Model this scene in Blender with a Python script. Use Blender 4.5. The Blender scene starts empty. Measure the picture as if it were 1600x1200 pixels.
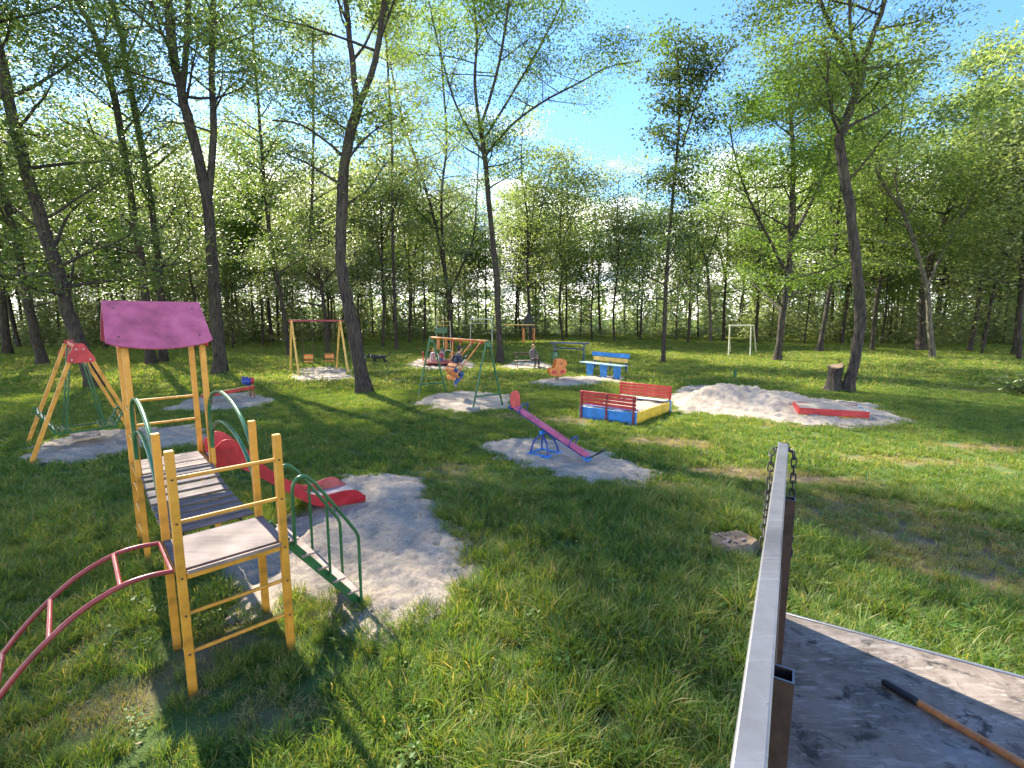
import bpy, bmesh, math, random
import numpy as np
from mathutils import Vector, Matrix, Quaternion

# ------------------------------------------------------------------ camera, sky, sun
S = bpy.context.scene
COL = S.collection
H = 3.0
PITCH = math.radians(8.0)
cam_d = bpy.data.cameras.new('camera'); cam = bpy.data.objects.new('camera', cam_d); COL.objects.link(cam)
cam.location = (0, 0, H); cam.rotation_euler = (math.radians(90) - PITCH, 0, 0)
cam_d.sensor_width = 36.0; cam_d.lens = 36.0 * 750 / 1600
cam_d.clip_start = 0.05; cam_d.clip_end = 2000
S.camera = cam

SUN_AZ = math.radians(-41.6)      # clockwise from +Y
SUN_EL = math.radians(42.0)
sun_dir = Vector((math.sin(SUN_AZ) * math.cos(SUN_EL), math.cos(SUN_AZ) * math.cos(SUN_EL), math.sin(SUN_EL)))
sd = bpy.data.lights.new('sun', 'SUN'); sd.energy = 4.6; sd.angle = math.radians(0.55); sd.color = (1.0, 0.91, 0.74)
sun = bpy.data.objects.new('sun', sd); COL.objects.link(sun)
sun.rotation_euler = sun_dir.to_track_quat('Z', 'Y').to_euler(); sun.location = sun_dir * 60

W = bpy.data.worlds.new('World'); S.world = W; W.use_nodes = True
wn, wl = W.node_tree.nodes, W.node_tree.links
wn.clear()
w_out = wn.new('ShaderNodeOutputWorld'); w_bg = wn.new('ShaderNodeBackground')
w_sky = wn.new('ShaderNodeTexSky'); w_sky.sky_type = 'NISHITA'; w_sky.sun_disc = False
w_sky.sun_elevation = SUN_EL; w_sky.sun_rotation = SUN_AZ
w_sky.air_density = 1.0; w_sky.dust_density = 0.35; w_sky.ozone_density = 2.2
w_tc = wn.new('ShaderNodeTexCoord'); w_sep = wn.new('ShaderNodeSeparateXYZ')
w_add = wn.new('ShaderNodeMath'); w_add.operation = 'ADD'; w_add.inputs[1].default_value = 0.22
w_dx = wn.new('ShaderNodeMath'); w_dx.operation = 'DIVIDE'
w_dy = wn.new('ShaderNodeMath'); w_dy.operation = 'DIVIDE'
w_cmb = wn.new('ShaderNodeCombineXYZ')
w_noi = wn.new('ShaderNodeTexNoise'); w_noi.inputs['Scale'].default_value = 1.15; w_noi.inputs['Detail'].default_value = 7
w_noi.inputs['Roughness'].default_value = 0.55
w_low = wn.new('ShaderNodeMapRange'); w_low.inputs['From Min'].default_value = 0.10; w_low.inputs['From Max'].default_value = 0.45
w_low.inputs['To Min'].default_value = 0.20; w_low.inputs['To Max'].default_value = -0.12
w_sum = wn.new('ShaderNodeMath'); w_sum.operation = 'ADD'
w_rmp = wn.new('ShaderNodeMapRange'); w_rmp.interpolation_type = 'SMOOTHSTEP'
w_rmp.inputs['From Min'].default_value = 0.50; w_rmp.inputs['From Max'].default_value = 0.68
w_mix = wn.new('ShaderNodeMix'); w_mix.data_type = 'RGBA'
w_mix.inputs['B'].default_value = (8.9, 8.6, 8.2, 1)
wl.new(w_tc.outputs['Generated'], w_sep.inputs[0]); wl.new(w_sep.outputs['Z'], w_add.inputs[0])
wl.new(w_sep.outputs['X'], w_dx.inputs[0]); wl.new(w_add.outputs[0], w_dx.inputs[1])
wl.new(w_sep.outputs['Y'], w_dy.inputs[0]); wl.new(w_add.outputs[0], w_dy.inputs[1])
wl.new(w_dx.outputs[0], w_cmb.inputs[0]); wl.new(w_dy.outputs[0], w_cmb.inputs[1])
wl.new(w_cmb.outputs[0], w_noi.inputs['Vector'])
wl.new(w_sep.outputs['Z'], w_low.inputs['Value'])
wl.new(w_noi.outputs['Fac'], w_sum.inputs[0]); wl.new(w_low.outputs[0], w_sum.inputs[1])
wl.new(w_sum.outputs[0], w_rmp.inputs['Value']); wl.new(w_rmp.outputs[0], w_mix.inputs['Factor'])
w_tint = wn.new('ShaderNodeMix'); w_tint.data_type = 'RGBA'; w_tint.blend_type = 'MULTIPLY'; w_tint.inputs['Factor'].default_value = 1.0
w_tint.inputs['B'].default_value = (0.37, 0.52, 0.70, 1); wl.new(w_sky.outputs[0], w_tint.inputs['A'])
wl.new(w_tint.outputs['Result'], w_mix.inputs['A']); wl.new(w_mix.outputs['Result'], w_bg.inputs['Color'])
w_bg.inputs['Strength'].default_value = 0.15
wl.new(w_bg.outputs[0], w_out.inputs['Surface'])

vs = S.view_settings
vs.view_transform = 'Standard'; vs.look = 'None'; vs.gamma = 1.0; vs.use_curve_mapping = False
vs.exposure = 2.02
S.cycles.max_bounces = 12; S.cycles.diffuse_bounces = 6; S.cycles.transmission_bounces = 10
S.cycles.transparent_max_bounces = 8; S.cycles.caustics_reflective = False; S.cycles.caustics_refractive = False
S.cycles.use_denoising = True

# ------------------------------------------------------------------ helpers
F_PX = 750.0
CP, SP = math.cos(PITCH), math.sin(PITCH)
def _ray(px, py):
    u = (px - 800) / F_PX; v = (600 - py) / F_PX
    return u, CP + v * SP, -SP + v * CP
def G(px, py, z=0.0):
    "point of the level z that the photograph shows at a pixel"
    u, y, d = _ray(px, py); t = (z - H) / d
    return Vector((u * t, y * t, z))
def A(px, py, Y):
    "point at the forward distance Y that the photograph shows at a pixel"
    u, y, d = _ray(px, py); t = Y / y
    return Vector((u * t, Y, H + d * t))

def nz(x, y, seed=0):
    "smooth value noise in 0..1 on numpy arrays"
    xi = np.floor(x).astype(np.int64); yi = np.floor(y).astype(np.int64)
    fx = x - xi; fy = y - yi
    fx = fx * fx * (3 - 2 * fx); fy = fy * fy * (3 - 2 * fy)
    def h(a, b):
        n = (a * 374761393 + b * 668265263 + seed * 1442695041) & 0x7fffffff
        n = ((n ^ (n >> 13)) * 1274126177) & 0x7fffffff
        return ((n ^ (n >> 16)) & 0xffff) / 65535.0
    return (h(xi, yi) * (1 - fx) + h(xi + 1, yi) * fx) * (1 - fy) + (h(xi, yi + 1) * (1 - fx) + h(xi + 1, yi + 1) * fx) * fy
def fbm(x, y, seed=0, oct=4):
    r = 0; a = 0.5; f = 1.0
    for k in range(oct):
        r = r + a * nz(x * f, y * f, seed + k * 17); a *= 0.5; f *= 2.03
    return r / (1 - 0.5 ** oct)

def set_tags(o, label=None, cat=None, group=None, kind=None):
    if label: o['label'] = label
    if cat: o['category'] = cat
    if group: o['group'] = group
    if kind: o['kind'] = kind
    return o
def thing(name, label, cat, loc, group=None, rz=0.0):
    o = bpy.data.objects.new(name, None); COL.objects.link(o)
    o.empty_display_size = 0.1
    o.location = loc; o.rotation_euler = (0, 0, rz)
    return set_tags(o, label, cat, group)
def world_of(o):
    m = o.matrix_basis.copy(); p = o.parent
    while p is not None:
        m = p.matrix_basis @ m; p = p.parent
    return m
def piece(name, mesh, parent, mw):
    "an object at the world matrix mw that shares the given mesh"
    o = bpy.data.objects.new(name, mesh); COL.objects.link(o)
    if parent is not None:
        o.parent = parent; o.matrix_basis = world_of(parent).inverted() @ mw
    else:
        o.matrix_basis = mw
    return o

def frame(p, q, up=None):
    "matrix whose Z axis runs from p to q"
    d = (Vector(q) - Vector(p)).normalized()
    u = Vector(up) if up is not None else (Vector((0, 0, 1)) if abs(d.z) < 0.95 else Vector((0, 1, 0)))
    x = u.cross(d).normalized(); y = d.cross(x)
    m = Matrix((x, y, d)).transposed()
    return m

class MB:
    def __init__(s): s.v = []; s.f = []
    def add(s, vs, fs):
        b = len(s.v); s.v.extend([tuple(v) for v in vs]); s.f.extend([tuple(i + b for i in f) for f in fs])
    def box(s, c, size, rot=None, ch=0.0):
        hx, hy, hz = [k / 2 for k in size]; c = Vector(c)
        ch = min(ch, hx * 0.45, hy * 0.45, hz * 0.45)
        if ch <= 0:
            P = [Vector((x, y, z)) for x in (-hx, hx) for y in (-hy, hy) for z in (-hz, hz)]
            Fc = [(0, 1, 3, 2), (4, 6, 7, 5), (0, 4, 5, 1), (2, 3, 7, 6), (0, 2, 6, 4), (1, 5, 7, 3)]
        else:
            bm = bmesh.new(); bmesh.ops.create_cube(bm, size=1.0)
            for v in bm.verts: v.co = Vector((v.co.x * 2 * hx, v.co.y * 2 * hy, v.co.z * 2 * hz))
            bmesh.ops.bevel(bm, geom=bm.edges[:], offset=ch, segments=1, affect='EDGES', profile=0.5)
            bm.verts.index_update()
            P = [v.co.copy() for v in bm.verts]; Fc = [tuple(v.index for v in f.verts) for f in bm.faces]
            bm.free()
        if rot is not None: P = [rot @ p for p in P]
        s.add([p + c for p in P], Fc); return s
    def bar(s, p, q, w, h, up=None, ch=0.004):
        p, q = Vector(p), Vector(q)
        s.box((p + q) / 2, (w, h, (q - p).length), frame(p, q, up), ch); return s
    def tube(s, pts, r, n=10, cap=True):
        pts = [Vector(p) for p in pts]; m = len(pts)
        rr = r if isinstance(r, (list, tuple)) else [r] * m
        V = []; Fc = []
        t0 = (pts[1] - pts[0]).normalized()
        nrm = t0.orthogonal().normalized()
        for i in range(m):
            t = (pts[min(i + 1, m - 1)] - pts[max(i - 1, 0)]).normalized()
            nrm = (nrm - t * nrm.dot(t))
            nrm = nrm.normalized() if nrm.length > 1e-6 else t.orthogonal().normalized()
            b = t.cross(nrm)
            for k in range(n):
                a = 2 * math.pi * k / n
                V.append(pts[i] + (nrm * math.cos(a) + b * math.sin(a)) * rr[i])
        for i in range(m - 1):
            for k in range(n):
                k2 = (k + 1) % n
                Fc.append((i * n + k, i * n + k2, (i + 1) * n + k2, (i + 1) * n + k))
        if cap:
            Fc.append(tuple(range(n - 1, -1, -1))); Fc.append(tuple((m - 1) * n + k for k in range(n)))
        s.add(V, Fc); return s
    def prism(s, poly, thick, mat):
        "2-D outline in the XY plane of mat, thick along its Z (centred)"
        n = len(poly); t = thick / 2
        V = [mat @ Vector((x, y, -t)) for x, y in poly] + [mat @ Vector((x, y, t)) for x, y in poly]
        Fc = [tuple(range(n - 1, -1, -1)), tuple(range(n, 2 * n))]
        for k in range(n):
            k2 = (k + 1) % n; Fc.append((k, k2, n + k2, n + k))
        s.add(V, Fc); return s
    def lathe(s, prof, mat, n=16):
        V = []; Fc = []; m = len(prof)
        for (r, z) in prof:
            for k in range(n):
                a = 2 * math.pi * k / n; V.append(mat @ Vector((r * math.cos(a), r * math.sin(a), z)))
        for i in range(m - 1):
            for k in range(n):
                k2 = (k + 1) % n; Fc.append((i * n + k, i * n + k2, (i + 1) * n + k2, (i + 1) * n + k))
        Fc.append(tuple(range(n - 1, -1, -1))); Fc.append(tuple((m - 1) * n + k for k in range(n)))
        s.add(V, Fc); return s
    def blob(s, c, rad, rot=None, n=10, m=7):
        c = Vector(c); V = []; Fc = []
        for i in range(1, m):
            th = math.pi * i / m
            for k in range(n):
                a = 2 * math.pi * k / n
                p = Vector((rad[0] * math.sin(th) * math.cos(a), rad[1] * math.sin(th) * math.sin(a), rad[2] * math.cos(th)))
                V.append(c + (rot @ p if rot is not None else p))
        top = len(V); tp = Vector((0, 0, rad[2])); V.append(c + (rot @ tp if rot is not None else tp))
        V.append(c - (rot @ tp if rot is not None else tp))
        for i in range(m - 2):
            for k in range(n):
                k2 = (k + 1) % n; Fc.append((i * n + k, (i + 1) * n + k, (i + 1) * n + k2, i * n + k2))
        for k in range(n):
            k2 = (k + 1) % n
            Fc.append((top, k, k2)); Fc.append((top + 1, (m - 2) * n + k2, (m - 2) * n + k))
        s.add(V, Fc); return s
    def mesh(s, name, mat, off=Vector((0, 0, 0)), ang=38):
        me = bpy.data.meshes.new(name)
        me.from_pydata([(v[0] - off[0], v[1] - off[1], v[2] - off[2]) for v in s.v], [], s.f)
        if mat is not None: me.materials.append(mat)
        me.polygons.foreach_set('use_smooth', [True] * len(me.polygons))
        me.set_sharp_from_angle(angle=math.radians(ang))
        me.update(); return me
    def build(s, name, mat, parent=None, ang=38):
        "one mesh object; the coordinates collected are world coordinates"
        if parent is None:
            o = bpy.data.objects.new(name, s.mesh(name, mat, ang=ang)); COL.objects.link(o); return o
        inv = world_of(parent).inverted()
        s.v = [tuple(inv @ Vector(v)) for v in s.v]
        o = bpy.data.objects.new(name, s.mesh(name, mat, ang=ang)); COL.objects.link(o); o.parent = parent
        return o

def np_mesh(name, V, Q, mat, smooth=False):
    "mesh from numpy arrays: V (n,3), Q (m,k) faces of one size"
    me = bpy.data.meshes.new(name)
    n, m, k = len(V), len(Q), Q.shape[1]
    me.vertices.add(n); me.vertices.foreach_set('co', V.astype(np.float32).ravel())
    me.loops.add(m * k); me.loops.foreach_set('vertex_index', Q.astype(np.int32).ravel())
    me.polygons.add(m); me.polygons.foreach_set('loop_start', np.arange(0, m * k, k, dtype=np.int32))
    me.polygons.foreach_set('use_smooth', np.full(m, smooth))
    me.update(calc_edges=True)
    if mat is not None: me.materials.append(mat)
    return me

# ------------------------------------------------------------------ materials
def srgb(r, g, b):
    f = lambda c: (c / 255 / 12.92) if c / 255 <= 0.04045 else ((c / 255 + 0.055) / 1.055) ** 2.4
    return (f(r), f(g), f(b))
def new_mat(name):
    m = bpy.data.materials.new(name); m.use_nodes = True
    nt = m.node_tree; b = nt.nodes['Principled BSDF']
    return m, nt.nodes, nt.links, b
def noise(N, L, vec, scale, detail=5, rough=0.55, dist=0.0):
    n = N.new('ShaderNodeTexNoise'); n.inputs['Scale'].default_value = scale; n.inputs['Detail'].default_value = detail
    n.inputs['Roughness'].default_value = rough; n.inputs['Distortion'].default_value = dist
    if vec is not None: L.new(vec, n.inputs['Vector'])
    return n
def ramp(N, L, fac, stops, interp='LINEAR'):
    r = N.new('ShaderNodeValToRGB'); r.color_ramp.interpolation = interp
    e = r.color_ramp.elements
    while len(e) < len(stops): e.new(0.5)
    for el, (p, c) in zip(e, stops):
        el.position = p; el.color = (*c, 1) if len(c) == 3 else c
    L.new(fac, r.inputs['Fac']); return r
def mixc(N, L, fac, a, b, mode='MIX'):
    m = N.new('ShaderNodeMix'); m.data_type = 'RGBA'; m.blend_type = mode
    for sock, v in (('A', a), ('B', b)):
        if hasattr(v, 'is_output'): L.new(v, m.inputs[sock])
        else: m.inputs[sock].default_value = (*v, 1)
    if hasattr(fac, 'is_output'): L.new(fac, m.inputs['Factor'])
    else: m.inputs['Factor'].default_value = fac
    return m.outputs['Result']
def bump(N, L, h, strength, dist, bsdf):
    b = N.new('ShaderNodeBump'); b.inputs['Strength'].default_value = strength; b.inputs['Distance'].default_value = dist
    L.new(h, b.inputs['Height']); L.new(b.outputs[0], bsdf.inputs['Normal'])
def world_pos(N):
    return N.new('ShaderNodeNewGeometry').outputs['Position']

def paint(name, col, under=(0.20, 0.15, 0.11), wear=0.30, rough=0.42, scale=5.0):
    "brushed oil paint over wood or pipe: brush marks, faded spots and small chips"
    m, N, L, b = new_mat(name)
    tc = N.new('ShaderNodeTexCoord').outputs['Object']
    n1 = noise(N, L, tc, scale, 6, 0.6)
    v = ramp(N, L, n1.outputs['Fac'], [(0.3, tuple(c * 0.62 for c in col)), (0.52, col), (0.75, tuple(min(1, c * 1.15 + 0.035) for c in col))])
    n2 = noise(N, L, tc, scale * 7, 8, 0.7)
    chip = ramp(N, L, n2.outputs['Fac'], [(0.645 - wear * 0.10, (0, 0, 0)), (0.685 - wear * 0.10, (1, 1, 1))])
    L.new(mixc(N, L, chip.outputs['Color'], v.outputs['Color'], under), b.inputs['Base Color'])
    rr = ramp(N, L, n1.outputs['Fac'], [(0.3, (rough + 0.15,) * 3), (0.7, (rough - 0.08,) * 3)])
    L.new(rr.outputs['Color'], b.inputs['Roughness'])
    n3 = noise(N, L, tc, 60, 3)
    bump(N, L, n3.outputs['Fac'], 0.15, 0.002, b)
    return m
def wood(name, c1, c2, rough=0.75, axis=0, scale=3.0):
    m, N, L, b = new_mat(name)
    tc = N.new('ShaderNodeTexCoord').outputs['Object']
    mp = N.new('ShaderNodeMapping'); L.new(tc, mp.inputs['Vector'])
    sc = [14.0, 14.0, 14.0]; sc[axis] = 0.9; mp.inputs['Scale'].default_value = sc
    n1 = noise(N, L, mp.outputs[0], scale, 7, 0.65, 0.4)
    v = ramp(N, L, n1.outputs['Fac'], [(0.25, c1), (0.75, c2)])
    n2 = noise(N, L, tc, 3.0, 4)
    st = ramp(N, L, n2.outputs['Fac'], [(0.35, (0.6, 0.6, 0.6)), (0.6, (1, 1, 1))])
    L.new(mixc(N, L, 1.0, v.outputs['Color'], st.outputs['Color'], 'MULTIPLY'), b.inputs['Base Color'])
    b.inputs['Roughness'].default_value = rough
    bump(N, L, n1.outputs['Fac'], 0.4, 0.004, b)
    return m
def plain(name, col, rough=0.7, var=0.25, scale=12.0, bumpy=0.3, metallic=0.0):
    m, N, L, b = new_mat(name)
    tc = N.new('ShaderNodeTexCoord').outputs['Object']
    n1 = noise(N, L, tc, scale, 6, 0.6)
    v = ramp(N, L, n1.outputs['Fac'], [(0.3, tuple(c * (1 - var) for c in col)), (0.7, tuple(min(1, c * (1 + var)) for c in col))])
    L.new(v.outputs['Color'], b.inputs['Base Color']); b.inputs['Roughness'].default_value = rough
    b.inputs['Metallic'].default_value = metallic
    bump(N, L, n1.outputs['Fac'], bumpy, 0.01, b)
    return m

YEL = (0.60, 0.285, 0.032)
M_yellow = paint('yellow_paint', YEL, (0.30, 0.20, 0.10), 0.35)
M_yellow2 = paint('yellow_light_paint', (0.66, 0.42, 0.10), (0.4, 0.3, 0.2), 0.5)
M_pink = paint('pink_paint', (0.45, 0.10, 0.165), (0.30, 0.10, 0.18), 0.10, 0.5)
M_red = paint('red_paint', (0.47, 0.028, 0.032), (0.3, 0.2, 0.15), 0.15)
M_redslide = paint('red_slide_paint', (0.42, 0.022, 0.032), (0.35, 0.2, 0.18), 0.1, 0.35)
M_darkred = paint('dark_red_paint', (0.23, 0.022, 0.026), (0.2, 0.15, 0.1), 0.4)
M_green = paint('green_paint', (0.026, 0.125, 0.045), (0.1, 0.1, 0.08), 0.15, 0.28)
M_blue = paint('blue_paint', (0.02, 0.20, 0.56), (0.15, 0.2, 0.25), 0.2)
M_navy = paint('navy_paint', (0.018, 0.045, 0.26), (0.1, 0.1, 0.12), 0.15)
M_sandyel = paint('sandbox_yellow_paint', (0.62, 0.42, 0.025), (0.3, 0.2, 0.1), 0.3)
M_seesaw = paint('seesaw_plank_paint', (0.50, 0.09, 0.16), (0.28, 0.10, 0.12), 0.35)
M_orange = paint('orange_paint', (0.62, 0.20, 0.04), (0.3, 0.2, 0.1), 0.2)
M_white = paint('white_paint', (0.62, 0.64, 0.62), (0.3, 0.28, 0.25), 0.3)
M_cream = paint('cream_paint', (0.62, 0.60, 0.42), (0.3, 0.28, 0.22), 0.3)
M_paleblue = paint('pale_blue_paint', (0.32, 0.50, 0.62), (0.3, 0.3, 0.3), 0.3)
M_black = plain('black_metal', (0.012, 0.012, 0.013), 0.5)
M_rust = plain('dark_rusty_metal', (0.055, 0.032, 0.024), 0.65, 0.5, 20, 0.3)
M_ladder = paint('maroon_pipe_paint', (0.26, 0.035, 0.040), (0.2, 0.1, 0.08), 0.2, 0.30)
M_deck = wood('weathered_shaded_deck', (0.13, 0.10, 0.092), (0.25, 0.20, 0.185), 0.8, 0)  # tree shade over the low deck is put into this darker tone
M_slat = wood('weathered_slat', (0.11, 0.086, 0.084), (0.23, 0.185, 0.178), 0.8, 0)
M_tread = wood('pale_tread', (0.24, 0.175, 0.150), (0.42, 0.33, 0.285), 0.8, 0)
M_bolt = plain('bolt_steel', (0.10, 0.07, 0.06), 0.5, 0.3, 30, 0.2, 0.5)
M_steel = plain('grey_steel', (0.30, 0.31, 0.33), 0.45, 0.2, 10, 0.1, 0.7)
M_rubber = plain('rubber', (0.015, 0.015, 0.016), 0.8)

def bark_mat(name, c1, c2):
    m, N, L, b = new_mat(name)
    tc = N.new('ShaderNodeTexCoord').outputs['Object']
    mp = N.new('ShaderNodeMapping'); L.new(tc, mp.inputs['Vector']); mp.inputs['Scale'].default_value = (9, 9, 1.6)
    n1 = noise(N, L, mp.outputs[0], 1.6, 8, 0.62, 0.6)
    v = ramp(N, L, n1.outputs['Fac'], [(0.36, tuple(c * 0.22 for c in c1)), (0.47, c1), (0.66, c2), (0.80, tuple(c * 1.25 for c in c2))])
    n2 = noise(N, L, tc, 0.9, 5)
    li = ramp(N, L, n2.outputs['Fac'], [(0.52, (0, 0, 0)), (0.72, (1, 1, 1))])
    L.new(mixc(N, L, li.outputs['Color'], v.outputs['Color'], (c2[0] * 0.8, c2[1] * 0.95, c2[2] * 0.65)), b.inputs['Base Color'])
    b.inputs['Roughness'].default_value = 0.9
    bump(N, L, n1.outputs['Fac'], 1.0, 0.12, b)
    return m
M_bark = bark_mat('bark', (0.036, 0.029, 0.023), (0.088, 0.072, 0.056))
M_barkpale = bark_mat('pale_bark', (0.10, 0.088, 0.068), (0.21, 0.185, 0.145))
M_cutwood = wood('cut_wood', (0.16, 0.10, 0.06), (0.36, 0.26, 0.16), 0.85, 2)

def leaf_mat(name, dark, light, trans=0.42):
    m, N, L, b = new_mat(name)
    at = N.new('ShaderNodeAttribute'); at.attribute_name = 'tint'
    oi = N.new('ShaderNodeObjectInfo')
    ad = N.new('ShaderNodeMath'); ad.operation = 'MULTIPLY_ADD'; ad.inputs[1].default_value = 0.22
    L.new(oi.outputs['Random'], ad.inputs[0]); L.new(at.outputs['Fac'], ad.inputs[2])
    r = ramp(N, L, ad.outputs[0], [(0.0, dark), (0.75, light), (1.0, tuple(c * 1.12 for c in light))])
    L.new(r.outputs['Color'], b.inputs['Base Color'])
    b.inputs['Roughness'].default_value = 0.38; b.inputs['Specular IOR Level'].default_value = 0.5
    tr = N.new('ShaderNodeBsdfTranslucent')
    L.new(mixc(N, L, 1.0, r.outputs['Color'], (1.50, 1.55, 0.80), 'MULTIPLY'), tr.inputs['Color'])
    mx = N.new('ShaderNodeMixShader'); mx.inputs[0].default_value = trans
    out = N['Material Output'] if 'Material Output' in N else N.new('ShaderNodeOutputMaterial')
    L.new(b.outputs[0], mx.inputs[1]); L.new(tr.outputs[0], mx.inputs[2]); L.new(mx.outputs[0], out.inputs['Surface'])
    return m
M_leaf = leaf_mat('leaf_green', (0.055, 0.092, 0.026), (0.140, 0.195, 0.055), 0.48)
M_leafdark = leaf_mat('leaf_dark', (0.040, 0.068, 0.026), (0.100, 0.145, 0.052), 0.38)
M_leafbright = leaf_mat('leaf_bright', (0.060, 0.115, 0.018), (0.150, 0.230, 0.040), 0.48)
M_leafgrey = leaf_mat('leaf_grey_green', (0.130, 0.165, 0.080), (0.250, 0.290, 0.150), 0.50)
M_leafwood = leaf_mat('leaf_far_green', (0.115, 0.155, 0.058), (0.220, 0.275, 0.110), 0.52)

def grass_mat():
    m, N, L, b = new_mat('grass_blade')
    at = N.new('ShaderNodeAttribute'); at.attribute_name = 'tint'
    pos = world_pos(N)
    n1 = noise(N, L, pos, 0.55, 5, 0.65); n2 = noise(N, L, pos, 2.6, 3, 0.6)
    a1 = N.new('ShaderNodeMath'); a1.operation = 'MULTIPLY_ADD'; a1.inputs[1].default_value = 1.0
    L.new(n1.outputs['Fac'], a1.inputs[0]); L.new(at.outputs['Fac'], a1.inputs[2])
    a2 = N.new('ShaderNodeMath'); a2.operation = 'MULTIPLY_ADD'; a2.inputs[1].default_value = 0.5
    L.new(n2.outputs['Fac'], a2.inputs[0]); L.new(a1.outputs[0], a2.inputs[2])
    half = N.new('ShaderNodeMath'); half.operation = 'MULTIPLY'; half.inputs[1].default_value = 0.5
    L.new(a2.outputs[0], half.inputs[0])
    r = ramp(N, L, half.outputs[0], [(0.22, (0.032, 0.085, 0.022)), (0.42, (0.080, 0.165, 0.034)), (0.60, (0.150, 0.230, 0.048)),
                                     (0.76, (0.26, 0.255, 0.095)), (0.94, (0.36, 0.31, 0.16))])
    L.new(r.outputs['Color'], b.inputs['Base Color']); b.inputs['Roughness'].default_value = 0.5
    b.inputs['Specular IOR Level'].default_value = 0.3
    tr = N.new('ShaderNodeBsdfTranslucent'); L.new(mixc(N, L, 1.0, r.outputs['Color'], (2.1, 1.8, 0.6), 'MULTIPLY'), tr.inputs['Color'])
    mx = N.new('ShaderNodeMixShader'); mx.inputs[0].default_value = 0.40
    L.new(b.outputs[0], mx.inputs[1]); L.new(tr.outputs[0], mx.inputs[2])
    L.new(mx.outputs[0], N['Material Output'].inputs['Surface'])
    return m
M_grass = grass_mat()

def ground_mat():
    m, N, L, b = new_mat('turf_soil')
    pos = world_pos(N)
    n1 = noise(N, L, pos, 0.55, 6, 0.6); n2 = noise(N, L, pos, 9.0, 6, 0.7); n3 = noise(N, L, pos, 70, 4, 0.7)
    g = ramp(N, L, n3.outputs['Fac'], [(0.3, (0.05, 0.085, 0.026)), (0.55, (0.095, 0.145, 0.040)), (0.75, (0.17, 0.17, 0.075))])
    s = ramp(N, L, n3.outputs['Fac'], [(0.3, (0.12, 0.088, 0.052)), (0.6, (0.25, 0.19, 0.11)), (0.8, (0.36, 0.29, 0.17))])
    at = N.new('ShaderNodeAttribute'); at.attribute_name = 'bare'
    ad = N.new('ShaderNodeMath'); ad.operation = 'MULTIPLY_ADD'; ad.inputs[1].default_value = 0.55
    L.new(n1.outputs['Fac'], ad.inputs[0]); L.new(at.outputs['Fac'], ad.inputs[2])
    k = ramp(N, L, ad.outputs[0], [(0.42, (0, 0, 0)), (0.75, (1, 1, 1))])
    L.new(mixc(N, L, k.outputs['Color'], g.outputs['Color'], s.outputs['Color']), b.inputs['Base Color'])
    b.inputs['Roughness'].default_value = 0.95
    bump(N, L, n2.outputs['Fac'], 0.8, 0.06, b)
    b.inputs['Specular IOR Level'].default_value = 0.1
    return m
M_ground = ground_mat()
def sand_mat():
    m, N, L, b = new_mat('pale_sand')
    pos = world_pos(N)
    n1 = noise(N, L, pos, 1.7, 5, 0.6); n2 = noise(N, L, pos, 26, 7, 0.75); n3 = noise(N, L, pos, 160, 3, 0.7)
    c = ramp(N, L, n1.outputs['Fac'], [(0.3, (0.37, 0.305, 0.240)), (0.7, (0.53, 0.445, 0.355))])
    d = ramp(N, L, n2.outputs['Fac'], [(0.30, (0.42, 0.38, 0.33)), (0.48, (0.92, 0.92, 0.92)), (0.7, (1.12, 1.12, 1.12))])
    L.new(mixc(N, L, 1.0, c.outputs['Color'], d.outputs['Color'], 'MULTIPLY'), b.inputs['Base Color'])
    b.inputs['Roughness'].default_value = 0.95
    ad = N.new('ShaderNodeMath'); ad.operation = 'MULTIPLY_ADD'; ad.inputs[1].default_value = 0.35
    L.new(n3.outputs['Fac'], ad.inputs[0]); L.new(n2.outputs['Fac'], ad.inputs[2])
    bump(N, L, ad.outputs[0], 0.9, 0.035, b)
    return m
M_sand = sand_mat()

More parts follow.
